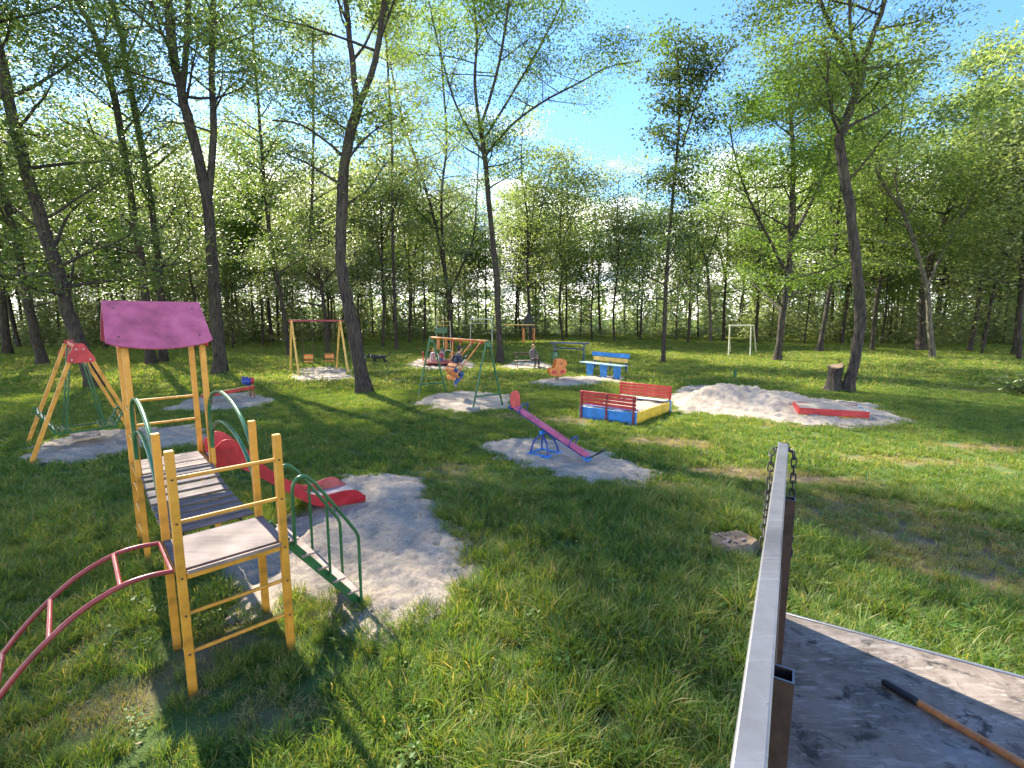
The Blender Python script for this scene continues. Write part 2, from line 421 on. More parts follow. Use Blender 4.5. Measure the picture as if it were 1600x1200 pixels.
# ------------------------------------------------------------------ ground and sand
def in_poly_sd(x, y, poly):
    "signed distance to a polygon, positive inside"
    P = np.array(poly); d = np.full(x.shape, 1e9); ins = np.zeros(x.shape, bool)
    n = len(P)
    for i in range(n):
        a, b = P[i], P[(i + 1) % n]
        e = b - a; wx, wy = x - a[0], y - a[1]
        t = np.clip((wx * e[0] + wy * e[1]) / (e @ e + 1e-12), 0, 1)
        d = np.minimum(d, np.hypot(wx - t * e[0], wy - t * e[1]))
        c = ((a[1] <= y) & (b[1] > y)) | ((b[1] <= y) & (a[1] > y))
        xs = a[0] + (y - a[1]) / (b[1] - a[1] + 1e-12) * e[0]
        ins ^= c & (x < xs)
    return np.where(ins, d, -d)
def gp(*px):
    return [tuple(G(*p).xy) for p in px]
SAND = [   # outline, cell size, bump height
    ('slide', gp((345, 880), (420, 850), (470, 795), (540, 745), (600, 742), (655, 750), (690, 805), (735, 890), (700, 945), (610, 985), (560, 965), (520, 930), (455, 925), (415, 945), (372, 905)), 0.035, 0.05),
    ('glider', gp((40, 715), (70, 688), (130, 676), (300, 665), (330, 690), (200, 706), (110, 724)), 0.05, 0.05),
    ('beam', gp((255, 640), (300, 622), (385, 613), (432, 625), (400, 636), (320, 643)), 0.07, 0.05),
    ('twin', gp((455, 594), (470, 576), (520, 573), (552, 579), (552, 592), (495, 597)), 0.10, 0.05),
    ('pendulum', gp((655, 629), (680, 617), (720, 611), (795, 618), (795, 636), (740, 644), (685, 638)), 0.08, 0.06),
    ('seesaw', gp((762, 694), (800, 686), (860, 689), (935, 707), (1018, 738), (1000, 753), (940, 752), (860, 736), (790, 714)), 0.05, 0.05),
    ('carousel', gp((636, 568), (660, 560), (730, 563), (742, 573), (700, 579), (650, 577)), 0.14, 0.08),
    ('bench', gp((782, 574), (800, 566), (850, 566), (864, 574), (820, 579)), 0.14, 0.05),
    ('rider', gp((832, 598), (850, 592), (890, 589), (970, 587), (978, 595), (900, 603), (850, 604)), 0.09, 0.06),
    ('mound', gp((1045, 622), (1075, 604), (1120, 602), (1190, 612), (1260, 622), (1365, 632), (1410, 655), (1385, 668), (1300, 664), (1200, 657), (1060, 642)), 0.06, 0.07),
]
MOUND_C = G(1130, 630)
def mound_h(x, y):
    e = np.exp(-(((x - MOUND_C.x) / 1.35) ** 2 + ((y - MOUND_C.y) / 1.0) ** 2)) * 0.55
    e2 = np.exp(-(((x - MOUND_C.x - 1.9) / 1.2) ** 2 + ((y - MOUND_C.y + 0.2) / 0.9) ** 2)) * 0.30
    return e + e2
def edge_noise(x, y):
    return (fbm(x * 2.2, y * 2.2, 5) - 0.5) * 0.45 + (fbm(x * 8.5, y * 8.5, 15, 3) - 0.5) * 0.30
def sand_sd(x, y):
    r = np.full(x.shape, -1e3)
    for nme, poly, c, hh in SAND:
        P = np.array(poly); mn, mx = P.min(0) - 1, P.max(0) + 1
        k = (x > mn[0]) & (x < mx[0]) & (y > mn[1]) & (y < mx[1])
        if k.any():
            r[k] = np.maximum(r[k], in_poly_sd(x[k], y[k], poly) + edge_noise(x[k], y[k]))
    return r
def make_sand():
    for nme, poly, c, hh in SAND:
        P = np.array(poly); mn, mx = P.min(0) - 0.4, P.max(0) + 0.4
        nx, ny = int((mx[0] - mn[0]) / c) + 1, int((mx[1] - mn[1]) / c) + 1
        X, Y = np.meshgrid(mn[0] + np.arange(nx) * c, mn[1] + np.arange(ny) * c)
        sdv = in_poly_sd(X, Y, poly) + edge_noise(X, Y)
        lump = (fbm(X * 3.2, Y * 3.2, 9, 3) - 0.45) * hh * 1.5 + (fbm(X * 9, Y * 9, 21, 3) - 0.5) * hh * 1.6 + (nz(X * 22, Y * 22, 3) - 0.5) * hh * 0.5
        Z = np.clip(sdv * 0.14, -0.06, 0.03) + lump * np.clip(sdv * 5 + 0.5, 0, 1) + 0.012
        if nme == 'mound':
            mh = mound_h(X, Y); Z += mh * np.clip(sdv * 3, 0, 1) * (0.75 + 0.5 * fbm(X * 1.8, Y * 1.8, 4)) + mh * (fbm(X * 6, Y * 6, 44) - 0.5) * 0.35
        V = np.stack([X, Y, Z], -1).reshape(-1, 3)
        i = np.arange((ny - 1) * (nx - 1)); r, q = i // (nx - 1), i % (nx - 1)
        a = r * nx + q
        Q = np.stack([a, a + 1, a + nx + 1, a + nx], 1)
        keep = sdv.ravel()[Q].max(1) > -0.15
        Q = Q[keep]; used = np.unique(Q); mp = -np.ones(len(V), int); mp[used] = np.arange(len(used))
        me = np_mesh('sand_patch', V[used], mp[Q], M_sand, True)
        o = bpy.data.objects.new('sand_mound' if nme == 'mound' else 'sand_patch', me); COL.objects.link(o); o['kind'] = 'structure'
make_sand()

# bare, worn places in the turf: centre, radii, rotation
BARE = []
for (px, py, rx, ry, a, k) in [(200, 1090, 0.50, 0.35, 0.4, 0.40), (330, 1010, 0.40, 0.30, 0.7, 0.50), (120, 1020, 0.5, 0.35, 0.5, 0.25),
                               (1330, 800, 1.7, 0.42, -0.5, 0.85), (1450, 850, 1.8, 0.38, -0.45, 0.95), (1580, 905, 1.3, 0.35, -0.45, 0.95), (1230, 745, 1.5, 0.45, -0.3, 0.7), (1400, 790, 1.3, 0.25, -0.5, 0.7), (1130, 735, 0.9, 0.4, -0.2, 0.6),
                               (1040, 690, 1.2, 0.45, -0.25, 0.75), (900, 655, 1.0, 0.6, 0.1, 0.45), (800, 650, 0.9, 0.5, 0, 0.4),
                               (700, 740, 0.8, 0.8, 0, 0.35), (760, 600, 1.6, 0.7, 0, 0.45), (640, 590, 1.6, 1.0, 0, 0.35), (1560, 700, 1.6, 0.4, -0.2, 0.55),
                               (1420, 720, 1.5, 0.4, -0.2, 0.4), (1050, 760, 1.0, 0.5, -0.3, 0.35), (420, 1120, 0.5, 0.3, 0, 0.35), (740, 850, 0.6, 0.6, 0, 0.35),
                               (950, 1130, 0.22, 0.16, 0, 0.7), (1520, 610, 1.4, 0.5, 0, 0.5), (1250, 665, 2.0, 0.3, -0.1, 0.35)]:
    c = G(px, py); BARE.append((c.x, c.y, rx, ry, a, k))
def bare(x, y):
    r = np.zeros(x.shape)
    for cx, cy, rx, ry, a, k in BARE:
        dx, dy = x - cx, y - cy; ca, sa = math.cos(a), math.sin(a)
        u, v = (dx * ca + dy * sa) / rx, (-dx * sa + dy * ca) / ry
        r = np.maximum(r, k * np.clip(1.35 - np.hypot(u, v), 0, 1) ** 0.7)
    return r
def make_ground():
    # finer cells near the play area, wide cells out to the horizon; one sheet
    xs = np.concatenate([np.arange(-400, -40, 40), np.arange(-40, -16, 1.5), np.arange(-16, 20, 0.3), np.arange(20, 44, 1.5), np.arange(44, 420, 40)])
    ys = np.concatenate([np.arange(-60, 0, 15), np.arange(0, 26, 0.3), np.arange(26, 60, 1.5), np.arange(60, 500, 40)])
    X, Y = np.meshgrid(xs, ys); nx, ny = len(xs), len(ys)
    Z = (fbm(X * 0.7, Y * 0.7, 31) - 0.5) * 0.06
    Z = np.where((np.abs(X) < 60) & (Y < 70), Z, 0) - 0.03
    B = bare(X, Y)
    V = np.stack([X, Y, Z], -1).reshape(-1, 3)
    i = np.arange((ny - 1) * (nx - 1)); r, q = i // (nx - 1), i % (nx - 1); a = r * nx + q
    me = np_mesh('ground', V, np.stack([a, a + 1, a + nx + 1, a + nx], 1), M_ground, True)
    at = me.attributes.new('bare', 'FLOAT', 'POINT'); at.data.foreach_set('value', B.ravel().astype(np.float32))
    o = bpy.data.objects.new('ground', me); COL.objects.link(o); o['kind'] = 'structure'
make_ground()

# ------------------------------------------------------------------ grass (stuff): clumps scattered with geometry nodes
def clump_mesh(name, seed, nblade, rad, hmin, hmax, width, bend, dry=0.1):
    rg = np.random.default_rng(seed)
    a = rg.uniform(0, 2 * np.pi, nblade); rr = rad * np.sqrt(rg.uniform(0, 1, nblade))
    bx, by = rr * np.cos(a), rr * np.sin(a)
    hgt = rg.uniform(hmin, hmax, nblade); dirn = a + rg.normal(0, 1.2, nblade)
    dx, dy = np.cos(dirn), np.sin(dirn); lean = hgt * rg.uniform(0.15, 1.0, nblade) * bend
    tw = rg.uniform(0, np.pi, nblade); wx, wy = np.cos(tw) * width * 0.5, np.sin(tw) * width * 0.5
    V = np.zeros((nblade, 7, 3))
    for j, (t, wd) in enumerate(((0.0, 0.9), (0.4, 1.0), (0.75, 0.7))):
        x = bx + dx * lean * t ** 1.8; y = by + dy * lean * t ** 1.8; z = hgt * t * (1 - 0.25 * t * bend)
        V[:, 2 * j] = np.stack([x - wx * wd, y - wy * wd, z], 1); V[:, 2 * j + 1] = np.stack([x + wx * wd, y + wy * wd, z], 1)
    V[:, 6] = np.stack([bx + dx * lean, by + dy * lean, hgt * (1 - 0.25 * bend)], 1)
    V[:, 0:2, 2] -= 0.03
    base = (np.arange(nblade) * 7)[:, None]
    tri = np.array([[0, 1, 3], [0, 3, 2], [2, 3, 5], [2, 5, 4], [4, 5, 6]])
    Q = (base[:, None, :] + tri[None]).reshape(-1, 3)
    me = np_mesh(name, V.reshape(-1, 3), Q, M_grass, True)
    t = np.where(rg.uniform(0, 1, nblade) < dry, rg.uniform(0.65, 1.25, nblade), rg.uniform(0.0, 0.55, nblade))
    at = me.attributes.new('tint', 'FLOAT', 'POINT'); at.data.foreach_set('value', np.repeat(t, 7).astype(np.float32))
    return me
def weed_mesh(name, seed):
    "small broad-leaved rosette among the grass"
    rg = np.random.default_rng(seed); V = []; Q = []; T = []
    for k in range(26):
        a = rg.uniform(0, 6.283); r0 = rg.uniform(0, 0.10); l = rg.uniform(0.03, 0.065); z0 = rg.uniform(0.02, 0.13)
        c = np.array([math.cos(a) * r0, math.sin(a) * r0, z0]); d = np.array([math.cos(a), math.sin(a), rg.uniform(-0.3, 0.5)]) * l
        s = np.array([-math.sin(a), math.cos(a), 0]) * l * 0.33
        b = len(V); V += [c, c + d * 0.5 + s, c + d, c + d * 0.5 - s]; Q += [(b, b + 1, b + 2), (b, b + 2, b + 3)]; T += [rg.uniform(0.1, 0.5)] * 4
    me = np_mesh(name, np.array(V), np.array(Q), M_grass, True)
    at = me.attributes.new('tint', 'FLOAT', 'POINT'); at.data.foreach_set('value', np.array(T, np.float32))
    return me
def make_grass():
    gc = bpy.data.collections.new('grass_clumps')
    spec = []
    for k in range(4): spec.append(clump_mesh('clump', 10 + k, 84, 0.13, 0.10, 0.25, 0.0070, 1.0))          # 0-3 near
    for k in range(3): spec.append(clump_mesh('clump', 20 + k, 80, 0.11, 0.18, 0.36, 0.0070, 1.15, 0.15))    # 4-6 tall tufts
    for k in range(2): spec.append(clump_mesh('clump', 30 + k, 60, 0.16, 0.04, 0.12, 0.007, 1.4, 0.8))      # 7-8 short dry
    spec.append(weed_mesh('clump', 40)); spec.append(weed_mesh('clump', 41))                                 # 9-10 weeds
    for k in range(3): spec.append(clump_mesh('clump', 50 + k, 70, 0.26, 0.07, 0.17, 0.015, 0.9, 0.12))     # 11-13 middle
    for k in range(2): spec.append(clump_mesh('clump', 60 + k, 90, 0.55, 0.06, 0.15, 0.032, 1.25, 0.16))     # 14-15 far
    for i, me in enumerate(spec):
        o = bpy.data.objects.new('clump_%02d' % i, me); gc.objects.link(o)
    rg = np.random.default_rng(7)
    P, R, Sc, I = [], [], [], []
    def zone(y0, y1, dens, wid, pad, pick):
        n = int((y1 - y0) * ((y0 + y1) / 2 * wid * 2 + 2 * pad) * dens * 1.2)
        y = np.sqrt(rg.uniform(max(y0, 0) ** 2, y1 ** 2, n)) if y0 >= 0 else rg.uniform(y0, y1, n)
        x = rg.uniform(-1, 1, n) * (y * wid + pad)
        sdv = sand_sd(x, y); b = bare(x, y)
        patch = fbm(x * 0.8, y * 0.8, 77)
        st_ = G(1146, 852); keep = (np.hypot(x - st_.x, y - st_.y) > 0.36) & (sdv < np.where(rg.uniform(0, 1, n) < 0.35, rg.uniform(-0.1, 0.22, n), rg.uniform(-0.12, 0.04, n))) & (rg.uniform(0, 1, n) > b * 0.62) & (rg.uniform(0, 1, n) < 0.45 + patch * 1.1)
        x, y, b, patch = x[keep], y[keep], b[keep], patch[keep]; n = len(x)
        idx, sc = pick(x, y, b, patch, n)
        P.append(np.stack([x, y, np.full(n, -0.02)], 1))
        R.append(np.stack([rg.normal(0, 0.12, n), rg.normal(0, 0.12, n), rg.uniform(0, 6.283, n)], 1))
        zs = sc * rg.uniform(0.75, 1.25, n); Sc.append(np.stack([sc, sc, zs], 1)); I.append(idx)
    def tallness(x, y):
        # long grass by the trailer and in the middle foreground, trodden and short round the climbing frame
        t = 0.55 + 0.75 * fbm(x * 0.6, y * 0.6, 3)
        t += 0.35 * np.exp(-(((x - 0.6) / 1.6) ** 2 + ((y - 3.6) / 1.8) ** 2)) + 0.35 * np.exp(-(((x - 2.6) / 1.2) ** 2 + ((y - 3.6) / 1.5) ** 2))
        t -= 0.35 * np.exp(-(((x + 3.0) / 1.5) ** 2 + ((y - 3.4) / 1.3) ** 2))
        return np.clip(t * np.where(y > 8, 0.75, 1.0), 0.35, 1.6)
    def near(x, y, b, patch, n):
        u = rg.uniform(0, 1, n); t = tallness(x, y)
        idx = rg.integers(0, 4, n)
        idx = np.where((u < 0.10) & (t > 1.0), rg.integers(4, 7, n), idx)
        idx = np.where((u > 0.92) | (rg.uniform(0, 1, n) < b * 2.2), rg.integers(7, 9, n), idx)
        idx = np.where((u > 0.80) & (u < 0.87), rg.integers(9, 11, n), idx)
        return idx, t * rg.uniform(0.7, 1.15, n)
    def mid(x, y, b, patch, n):
        u = rg.uniform(0, 1, n); t = tallness(x, y)
        idx = rg.integers(11, 14, n); idx = np.where(u < 0.22, rg.integers(0, 4, n), idx)
        idx = np.where((u > 0.93) | (rg.uniform(0, 1, n) < b * 2.2), rg.integers(7, 9, n), idx)
        return idx, np.where(idx < 4, 0.75, 1.0) * t * rg.uniform(0.75, 1.2, n)
    def far(x, y, b, patch, n):
        return rg.integers(14, 16, n), (0.5 + 0.6 * patch) * rg.uniform(0.7, 1.3, n)
    zone(0.5, 1.8, 30, 1.15, 4.0, near)
    zone(1.8, 3.0, 85, 1.15, 3.6, near)
    zone(3.0, 8.5, 80, 1.15, 3.2, near)
    zone(8.5, 20, 38, 1.15, 3.5, mid)
    zone(20, 42, 8.5, 1.18, 5.0, far)
    zone(42, 85, 3.2, 1.2, 2.0, far)
    P = np.concatenate(P); R = np.concatenate(R); Sc = np.concatenate(Sc); I = np.concatenate(I)
    me = bpy.data.meshes.new('grass'); me.vertices.add(len(P)); me.vertices.foreach_set('co', P.astype(np.float32).ravel())
    for nme, arr in (('rot', R), ('scl', Sc)):
        at = me.attributes.new(nme, 'FLOAT_VECTOR', 'POINT'); at.data.foreach_set('vector', arr.astype(np.float32).ravel())
    at = me.attributes.new('idx', 'INT', 'POINT'); at.data.foreach_set('value', I.astype(np.int32))
    me.materials.append(M_grass)
    o = bpy.data.objects.new('grass', me); COL.objects.link(o)
    set_tags(o, 'green grass with dry yellow blades covering the playground clearing', 'grass', None, 'stuff')
    ng = bpy.data.node_groups.new('grass_scatter', 'GeometryNodeTree')
    ng.interface.new_socket('Geometry', in_out='INPUT', socket_type='NodeSocketGeometry')
    ng.interface.new_socket('Geometry', in_out='OUTPUT', socket_type='NodeSocketGeometry')
    N, L = ng.nodes, ng.links
    gi = N.new('NodeGroupInput'); go = N.new('NodeGroupOutput')
    mp = N.new('GeometryNodeMeshToPoints'); iop = N.new('GeometryNodeInstanceOnPoints')
    ci = N.new('GeometryNodeCollectionInfo'); ci.inputs['Collection'].default_value = gc
    ci.inputs['Separate Children'].default_value = True; ci.inputs['Reset Children'].default_value = True
    def na(t, nme):
        n = N.new('GeometryNodeInputNamedAttribute'); n.data_type = t; n.inputs['Name'].default_value = nme
        return n.outputs['Attribute']
    e2r = N.new('FunctionNodeEulerToRotation')
    L.new(gi.outputs[0], mp.inputs['Mesh']); L.new(mp.outputs[0], iop.inputs['Points'])
    L.new(ci.outputs[0], iop.inputs['Instance']); iop.inputs['Pick Instance'].default_value = True
    L.new(na('INT', 'idx'), iop.inputs['Instance Index'])
    L.new(na('FLOAT_VECTOR', 'rot'), e2r.inputs[0]); L.new(e2r.outputs[0], iop.inputs['Rotation'])
    L.new(na('FLOAT_VECTOR', 'scl'), iop.inputs['Scale'])
    L.new(iop.outputs[0], go.inputs[0])
    md = o.modifiers.new('scatter', 'NODES'); md.node_group = ng
make_grass()

# ------------------------------------------------------------------ trees
def leaves_mesh(name, C, size, rg, mat, droop=0.35, aspect=0.42, clump_t=None):
    n = len(C)
    a = rg.uniform(0, 2 * np.pi, n)
    d = np.stack([np.cos(a), np.sin(a), rg.normal(-droop, 0.35, n)], 1); d /= np.linalg.norm(d, axis=1)[:, None]
    nr = rg.normal(0, 0.45, (n, 3)); nr[:, 2] += 1.0
    s = np.cross(nr, d); s /= np.linalg.norm(s, axis=1)[:, None] + 1e-9
    l = size * rg.uniform(0.6, 1.25, n)[:, None]
    w = l * aspect * 0.5
    up = np.cross(d, s)
    V = np.stack([C, C + d * l * 0.45 + s * w - up * l * 0.03, C + d * l, C + d * l * 0.45 - s * w - up * l * 0.03], 1)
    Q = (np.arange(n) * 4)[:, None] + np.array([[0, 1, 2, 3]])
    me = np_mesh(name, V.reshape(-1, 3), Q, mat, False)
    t = rg.uniform(0, 0.5, n) + (clump_t if clump_t is not None else rg.uniform(0, 0.3, n))
    at = me.attributes.new('tint', 'FLOAT', 'FACE'); at.data.foreach_set('value', np.clip(t, 0, 1).astype(np.float32))
    return me

def path_at(pts, t):
    n = len(pts) - 1; x = min(max(t, 0), 0.9999) * n; i = int(x); f = x - i
    return pts[i].lerp(pts[i + 1], f)
def smooth_path(pts, sub=4):
    out = []
    n = len(pts)
    for i in range(n - 1):
        p0 = pts[max(i - 1, 0)]; p1 = pts[i]; p2 = pts[i + 1]; p3 = pts[min(i + 2, n - 1)]
        for k in range(sub):
            t = k / sub
            out.append(0.5 * ((2 * p1) + (p2 - p0) * t + (2 * p0 - 5 * p1 + 4 * p2 - p3) * t * t + (3 * p1 - p0 - 3 * p2 + p3) * t ** 3))
    out.append(pts[-1]); return out

def grow(seed, stems, nb=16, blen=3.2, start=0.35, nleaf=12000, lsize=0.22, spread=0.42, ns=8, up=0.45, extra=None, subs=4, flare=1.35, fork_k=1.0):
    """stems: (points, r0, r1, start fraction or None).  Returns the wood MB and leaf centres with a tint per clump."""
    R = random.Random(seed); rg = np.random.default_rng(seed)
    mb = MB(); cl = []
    for si, st in enumerate(stems):
        pts, r0, r1 = st[0], st[1], st[2]; s0 = st[3] if len(st) > 3 and st[3] is not None else start
        P = smooth_path([Vector(p) for p in pts], 4); m = len(P)
        # small wander so the stem is not a clean spline
        for i in range(1, m - 1): P[i] = P[i] + Vector((R.uniform(-1, 1), R.uniform(-1, 1), 0)) * r0 * 0.12
        rad = [r0 + (r1 - r0) * (i / (m - 1)) ** 0.85 for i in range(m)]
        if si == 0:
            for i in range(m):
                hgt = (P[i] - P[0]).length
                rad[i] *= 1 + (flare - 1) * math.exp(-hgt / (r0 * 1.6))
            P[0] = P[0] - Vector((0, 0, 0.35))
        b0 = len(mb.v); nn = 14 if si == 0 and r0 > 0.2 else ns
        mb.tube(P, rad, nn)
        if nn == 14:
            ph = R.uniform(0, 6.28)
            for i in range(m):
                hgt = (P[i] - P[0]).length; fl = math.exp(-hgt / (r0 * 2.2))
                for kk in range(nn):
                    v = Vector(mb.v[b0 + i * nn + kk]); d = v - P[i]; aa = 2 * math.pi * kk / nn
                    mb.v[b0 + i * nn + kk] = tuple(P[i] + d * (1 + R.uniform(-0.07, 0.07) + 0.05 * math.sin(2 * aa + i * 0.7) + fl * (0.28 + 0.26 * math.cos(5 * aa + ph))))
        L = sum((P[i + 1] - P[i]).length for i in range(m - 1))
        k = max(3, int(nb * L * (1 - s0) / 10.0 * (fork_k if si else 1.0)))
        az = R.uniform(0, 6.28)
        for b in range(k):
            t = s0 + (1 - s0) * (b + R.uniform(0, 0.9)) / k
            az += 2.4 + R.uniform(-0.6, 0.6)
            o = path_at(P, t); rs = r0 + (r1 - r0) * t
            l = blen * (1.05 - 0.55 * t) * R.uniform(0.6, 1.25)
            el = R.uniform(0.1, 0.9) * up * 2
            d = Vector((math.cos(az) * math.cos(el), math.sin(az) * math.cos(el), math.sin(el)))
            q = [o]; dd = d.copy()
            for j in range(5):
                dd = (dd + Vector((R.uniform(-1, 1), R.uniform(-1, 1), R.uniform(-0.5, 0.8))) * 0.22).normalized()
                q.append(q[-1] + dd * l / 5)
            rb = min(rs * 0.5, 0.02 + l * 0.014)
            mb.tube(q, [rb * (1 - 0.8 * j / 5) for j in range(6)], 5, False)
            for sb in range(subs):
                tt = R.uniform(0.3, 1.0); o2 = path_at(q, tt)
                d2 = (dd + Vector((R.uniform(-1, 1), R.uniform(-1, 1), R.uniform(-0.6, 0.7))) * 1.0).normalized()
                l2 = l * R.uniform(0.22, 0.45)
                e2 = o2 + d2 * l2 * 0.55 + Vector((0, 0, 0.05 * l2)); e3 = o2 + d2 * l2 - Vector((0, 0, 0.08 * l2))
                mb.tube([o2, e2, e3], [rb * 0.35, rb * 0.2, 0.006], 4, False)
                for f in (0.45, 0.8, 1.05):
                    cl.append((o2.lerp(e3, f), R.uniform(0.75, 1.2), 1.0))
            cl.append((q[-1], 1.1, 1.2)); cl.append((q[3], 0.9, 0.6))
        cl.append((P[-1], 1.0, 1.0))
    if extra: cl += extra
    wts = np.array([c[2] * c[1] for c in cl]); wts /= wts.sum()
    cnt = rg.multinomial(nleaf, wts)
    cen = np.array([tuple(c[0]) for c in cl]); sp = np.array([c[1] for c in cl]) * spread
    ct = rg.uniform(0, 0.5, len(cl))
    ii = np.repeat(np.arange(len(cl)), cnt)
    off = rg.normal(0, 1, (len(ii), 3)) * sp[ii][:, None] * np.array([1.1, 1.1, 0.42])
    return mb, cen[ii] + off, ct[ii]

def add_tree(name, label, cat, base, grown, leafm, barkm=None, lsize=0.22, seed=1, group=None, droop=0.35, aspect=0.42):
    mb, C, ct = grown
    root = thing(name, label, cat, base, group)
    mb.build('trunk', barkm or M_bark, root, ang=80)
    rg = np.random.default_rng(seed + 99)
    me = leaves_mesh('crown', C - np.array(tuple(base)), lsize, rg, leafm, droop, aspect, ct)
    o = bpy.data.objects.new('crown', me); COL.objects.link(o); o.parent = root
    return root

def px_path(Y, *pts, dy=0.0):
    "stem through photographed points, at forward distance Y (drifting by dy towards the tip)"
    n = len(pts) - 1
    return [A(p[0], p[1], Y + dy * i / n) for i, p in enumerate(pts)]
def up_from(p, q, length, lean=0.0, R=None):
    d = (q - p).normalized(); d = (d + Vector((0, 0, 0.5))).normalized()
    return q + d * length

HERO = []
def hero(label, seed, Y, base_px, trunk_px, r0, r1, forks=(), leafm=M_leaf, barkm=None, name='tree', cat='tree', top=6.0, **kw):
    base = G(*base_px)
    base = Vector((base.x * Y / base.y, Y, 0.0)) if Y else base
    Y = base.y
    r0 *= 0.68; r1 *= 0.78
    P = [base] + px_path(Y, *trunk_px)
    if top: P += [up_from(P[-2], P[-1], top * 0.5), up_from(P[-2], P[-1], top)]
    stems = [(P, r0, r1)]
    for (fp, fr0, fr1, ftop, fdy) in forks:
        Q = px_path(Y, *fp, dy=fdy)
        if ftop: Q += [up_from(Q[-2], Q[-1], ftop)]
        stems.append((Q, fr0 * 0.74, fr1 * 0.8, kw.get('fstart', 0.25)))
    kw.pop('fstart', None)
    ls = kw.pop('lsize', 0.24) * 0.78; kw['nleaf'] = int(kw['nleaf'] * 1.75); kw['spread'] = kw.get('spread', 0.42) * 1.45; kw['blen'] = kw.get('blen', 3.2) * 1.25; dr = kw.pop('droop', 0.35); asp = kw.pop('aspect', 0.42)
    g = grow(seed, stems, lsize=ls, **kw)
    t = add_tree(name, label, cat, base, g, leafm, barkm, ls, seed, None, dr, asp)
    HERO.append((base.x, base.y)); return t

# left side
hero('thick dark trunk leaning left at the far left, behind the red-topped glider swing', 1, 20.5, (152, 606), [(110, 500), (92, 430), (60, 330), (25, 200), (2, 100), (-30, -20)], 0.40, 0.16, top=5, nb=18, blen=4.2, start=0.16, nleaf=19500)
hero('grey trunk leaning left, second from the left edge of the photo', 2, 30.0, (66, 562), [(45, 480), (26, 380), (2, 280), (-25, 150)], 0.36, 0.15, top=8, nb=18, blen=4.0, start=0.16, nleaf=15600)
hero('dark tree trunk cut by the left edge of the photo', 3, 38.0, (10, 540), [(2, 450), (-8, 350), (-25, 200)], 0.36, 0.18, top=8, nb=18, blen=4.0, nleaf=11700, lsize=0.3)
hero('twin dark trunk seen under the pink roof, left stem', 4, 30.0, (236, 563), [(225, 440), (205, 310), (180, 160), (150, 60), (105, -30)], 0.34, 0.14, top=5, nb=18, blen=3.8, start=0.16, nleaf=16900)
hero('twin dark trunk seen under the pink roof, right stem', 5, 31.0, (254, 563), [(250, 440), (235, 310), (210, 170), (190, 60), (165, -30)], 0.32, 0.13, top=5, nb=18, blen=3.8, start=0.16, nleaf=14300)
hero('large straight dark trunk right of the pink roof, forking high up', 6, 25.0, (345, 585), [(334, 440), (323, 310), (300, 210), (285, 150), (268, 70), (262, -20)], 0.42, 0.2,
     forks=[([(324, 320), (334, 210), (331, 110), (333, -10)], 0.24, 0.15, 5, 1.5), ([(284, 150), (292, 60), (293, -30)], 0.2, 0.12, 4, -1.0)], top=5, nb=13, blen=4.0, start=0.42, nleaf=16000)
hero('tall trunk in the middle left of the clearing, leaning and forking into a Y', 7, 18.9, (570, 613), [(546, 480), (533, 405), (535, 310), (541, 240), (560, 165)], 0.36, 0.22,
     forks=[([(558, 172), (552, 110), (545, 50), (538, -20), (530, -90)], 0.17, 0.10, 4, 1.0), ([(560, 165), (582, 110), (594, 50), (602, -20), (610, -90)], 0.17, 0.10, 4, -0.8),
            ([(536, 245), (515, 225), (470, 195), (425, 188)], 0.08, 0.03, 0, -1.5)], top=0, nb=12, blen=3.2, start=0.55, nleaf=13000, lsize=0.2)
hero('dark tree behind the yellow climbing frame with vase-shaped limbs', 8, 50.0, (705, 541), [(703, 490), (700, 455)], 0.40, 0.32,
     forks=[([(700, 458), (690, 400), (675, 330), (650, 250), (630, 190), (610, 100)], 0.24, 0.1, 4, 1), ([(700, 458), (692, 380), (690, 300), (698, 220), (690, 100)], 0.22, 0.1, 4, -1),
            ([(702, 458), (720, 420), (740, 370), (745, 300)], 0.18, 0.06, 4, -2), ([(698, 460), (670, 455), (645, 470)], 0.10, 0.04, 0, -2)], top=0, nb=14, blen=4.5, start=0.3, nleaf=16000, lsize=0.3, leafm=M_leafgrey)
hero('airy tree behind the green swing with a long branch reaching right across the sky', 9, 31.0, (782, 566), [(776, 440), (766, 340), (758, 250), (750, 200)], 0.30, 0.18,
     forks=[([(757, 245), (800, 195), (850, 158), (900, 132), (950, 105), (1000, 95)], 0.13, 0.03, 0, -2.0), ([(750, 200), (742, 130), (745, 50), (735, -40)], 0.14, 0.08, 4, 1.0),
            ([(752, 195), (775, 120), (790, 40), (800, -40)], 0.13, 0.07, 4, -1.5), ([(755, 240), (715, 170), (690, 90), (670, 0)], 0.10, 0.05, 3, 1.0), ([(758, 215), (810, 130), (850, 60), (880, 0)], 0.11, 0.04, 2, -1.0)],
     top=0, nb=19, blen=3.3, start=0.6, nleaf=25000, lsize=0.23, leafm=M_leafbright)
hero('slim straight dark-leaved tree standing alone behind the sandbox', 10, 31.0, (1036, 568), [(1039, 480), (1043, 400), (1052, 300), (1060, 210), (1062, 140), (1058, 80)], 0.22, 0.07,
     forks=[([(1066, 230), (1085, 170), (1110, 120), (1135, 85), (1150, 60)], 0.09, 0.03, 0, -1)], top=0, nb=22, blen=2.2, start=0.16, nleaf=7500, lsize=0.26, spread=0.36, fork_k=0.45, leafm=M_leafdark, aspect=0.7, droop=0.5)
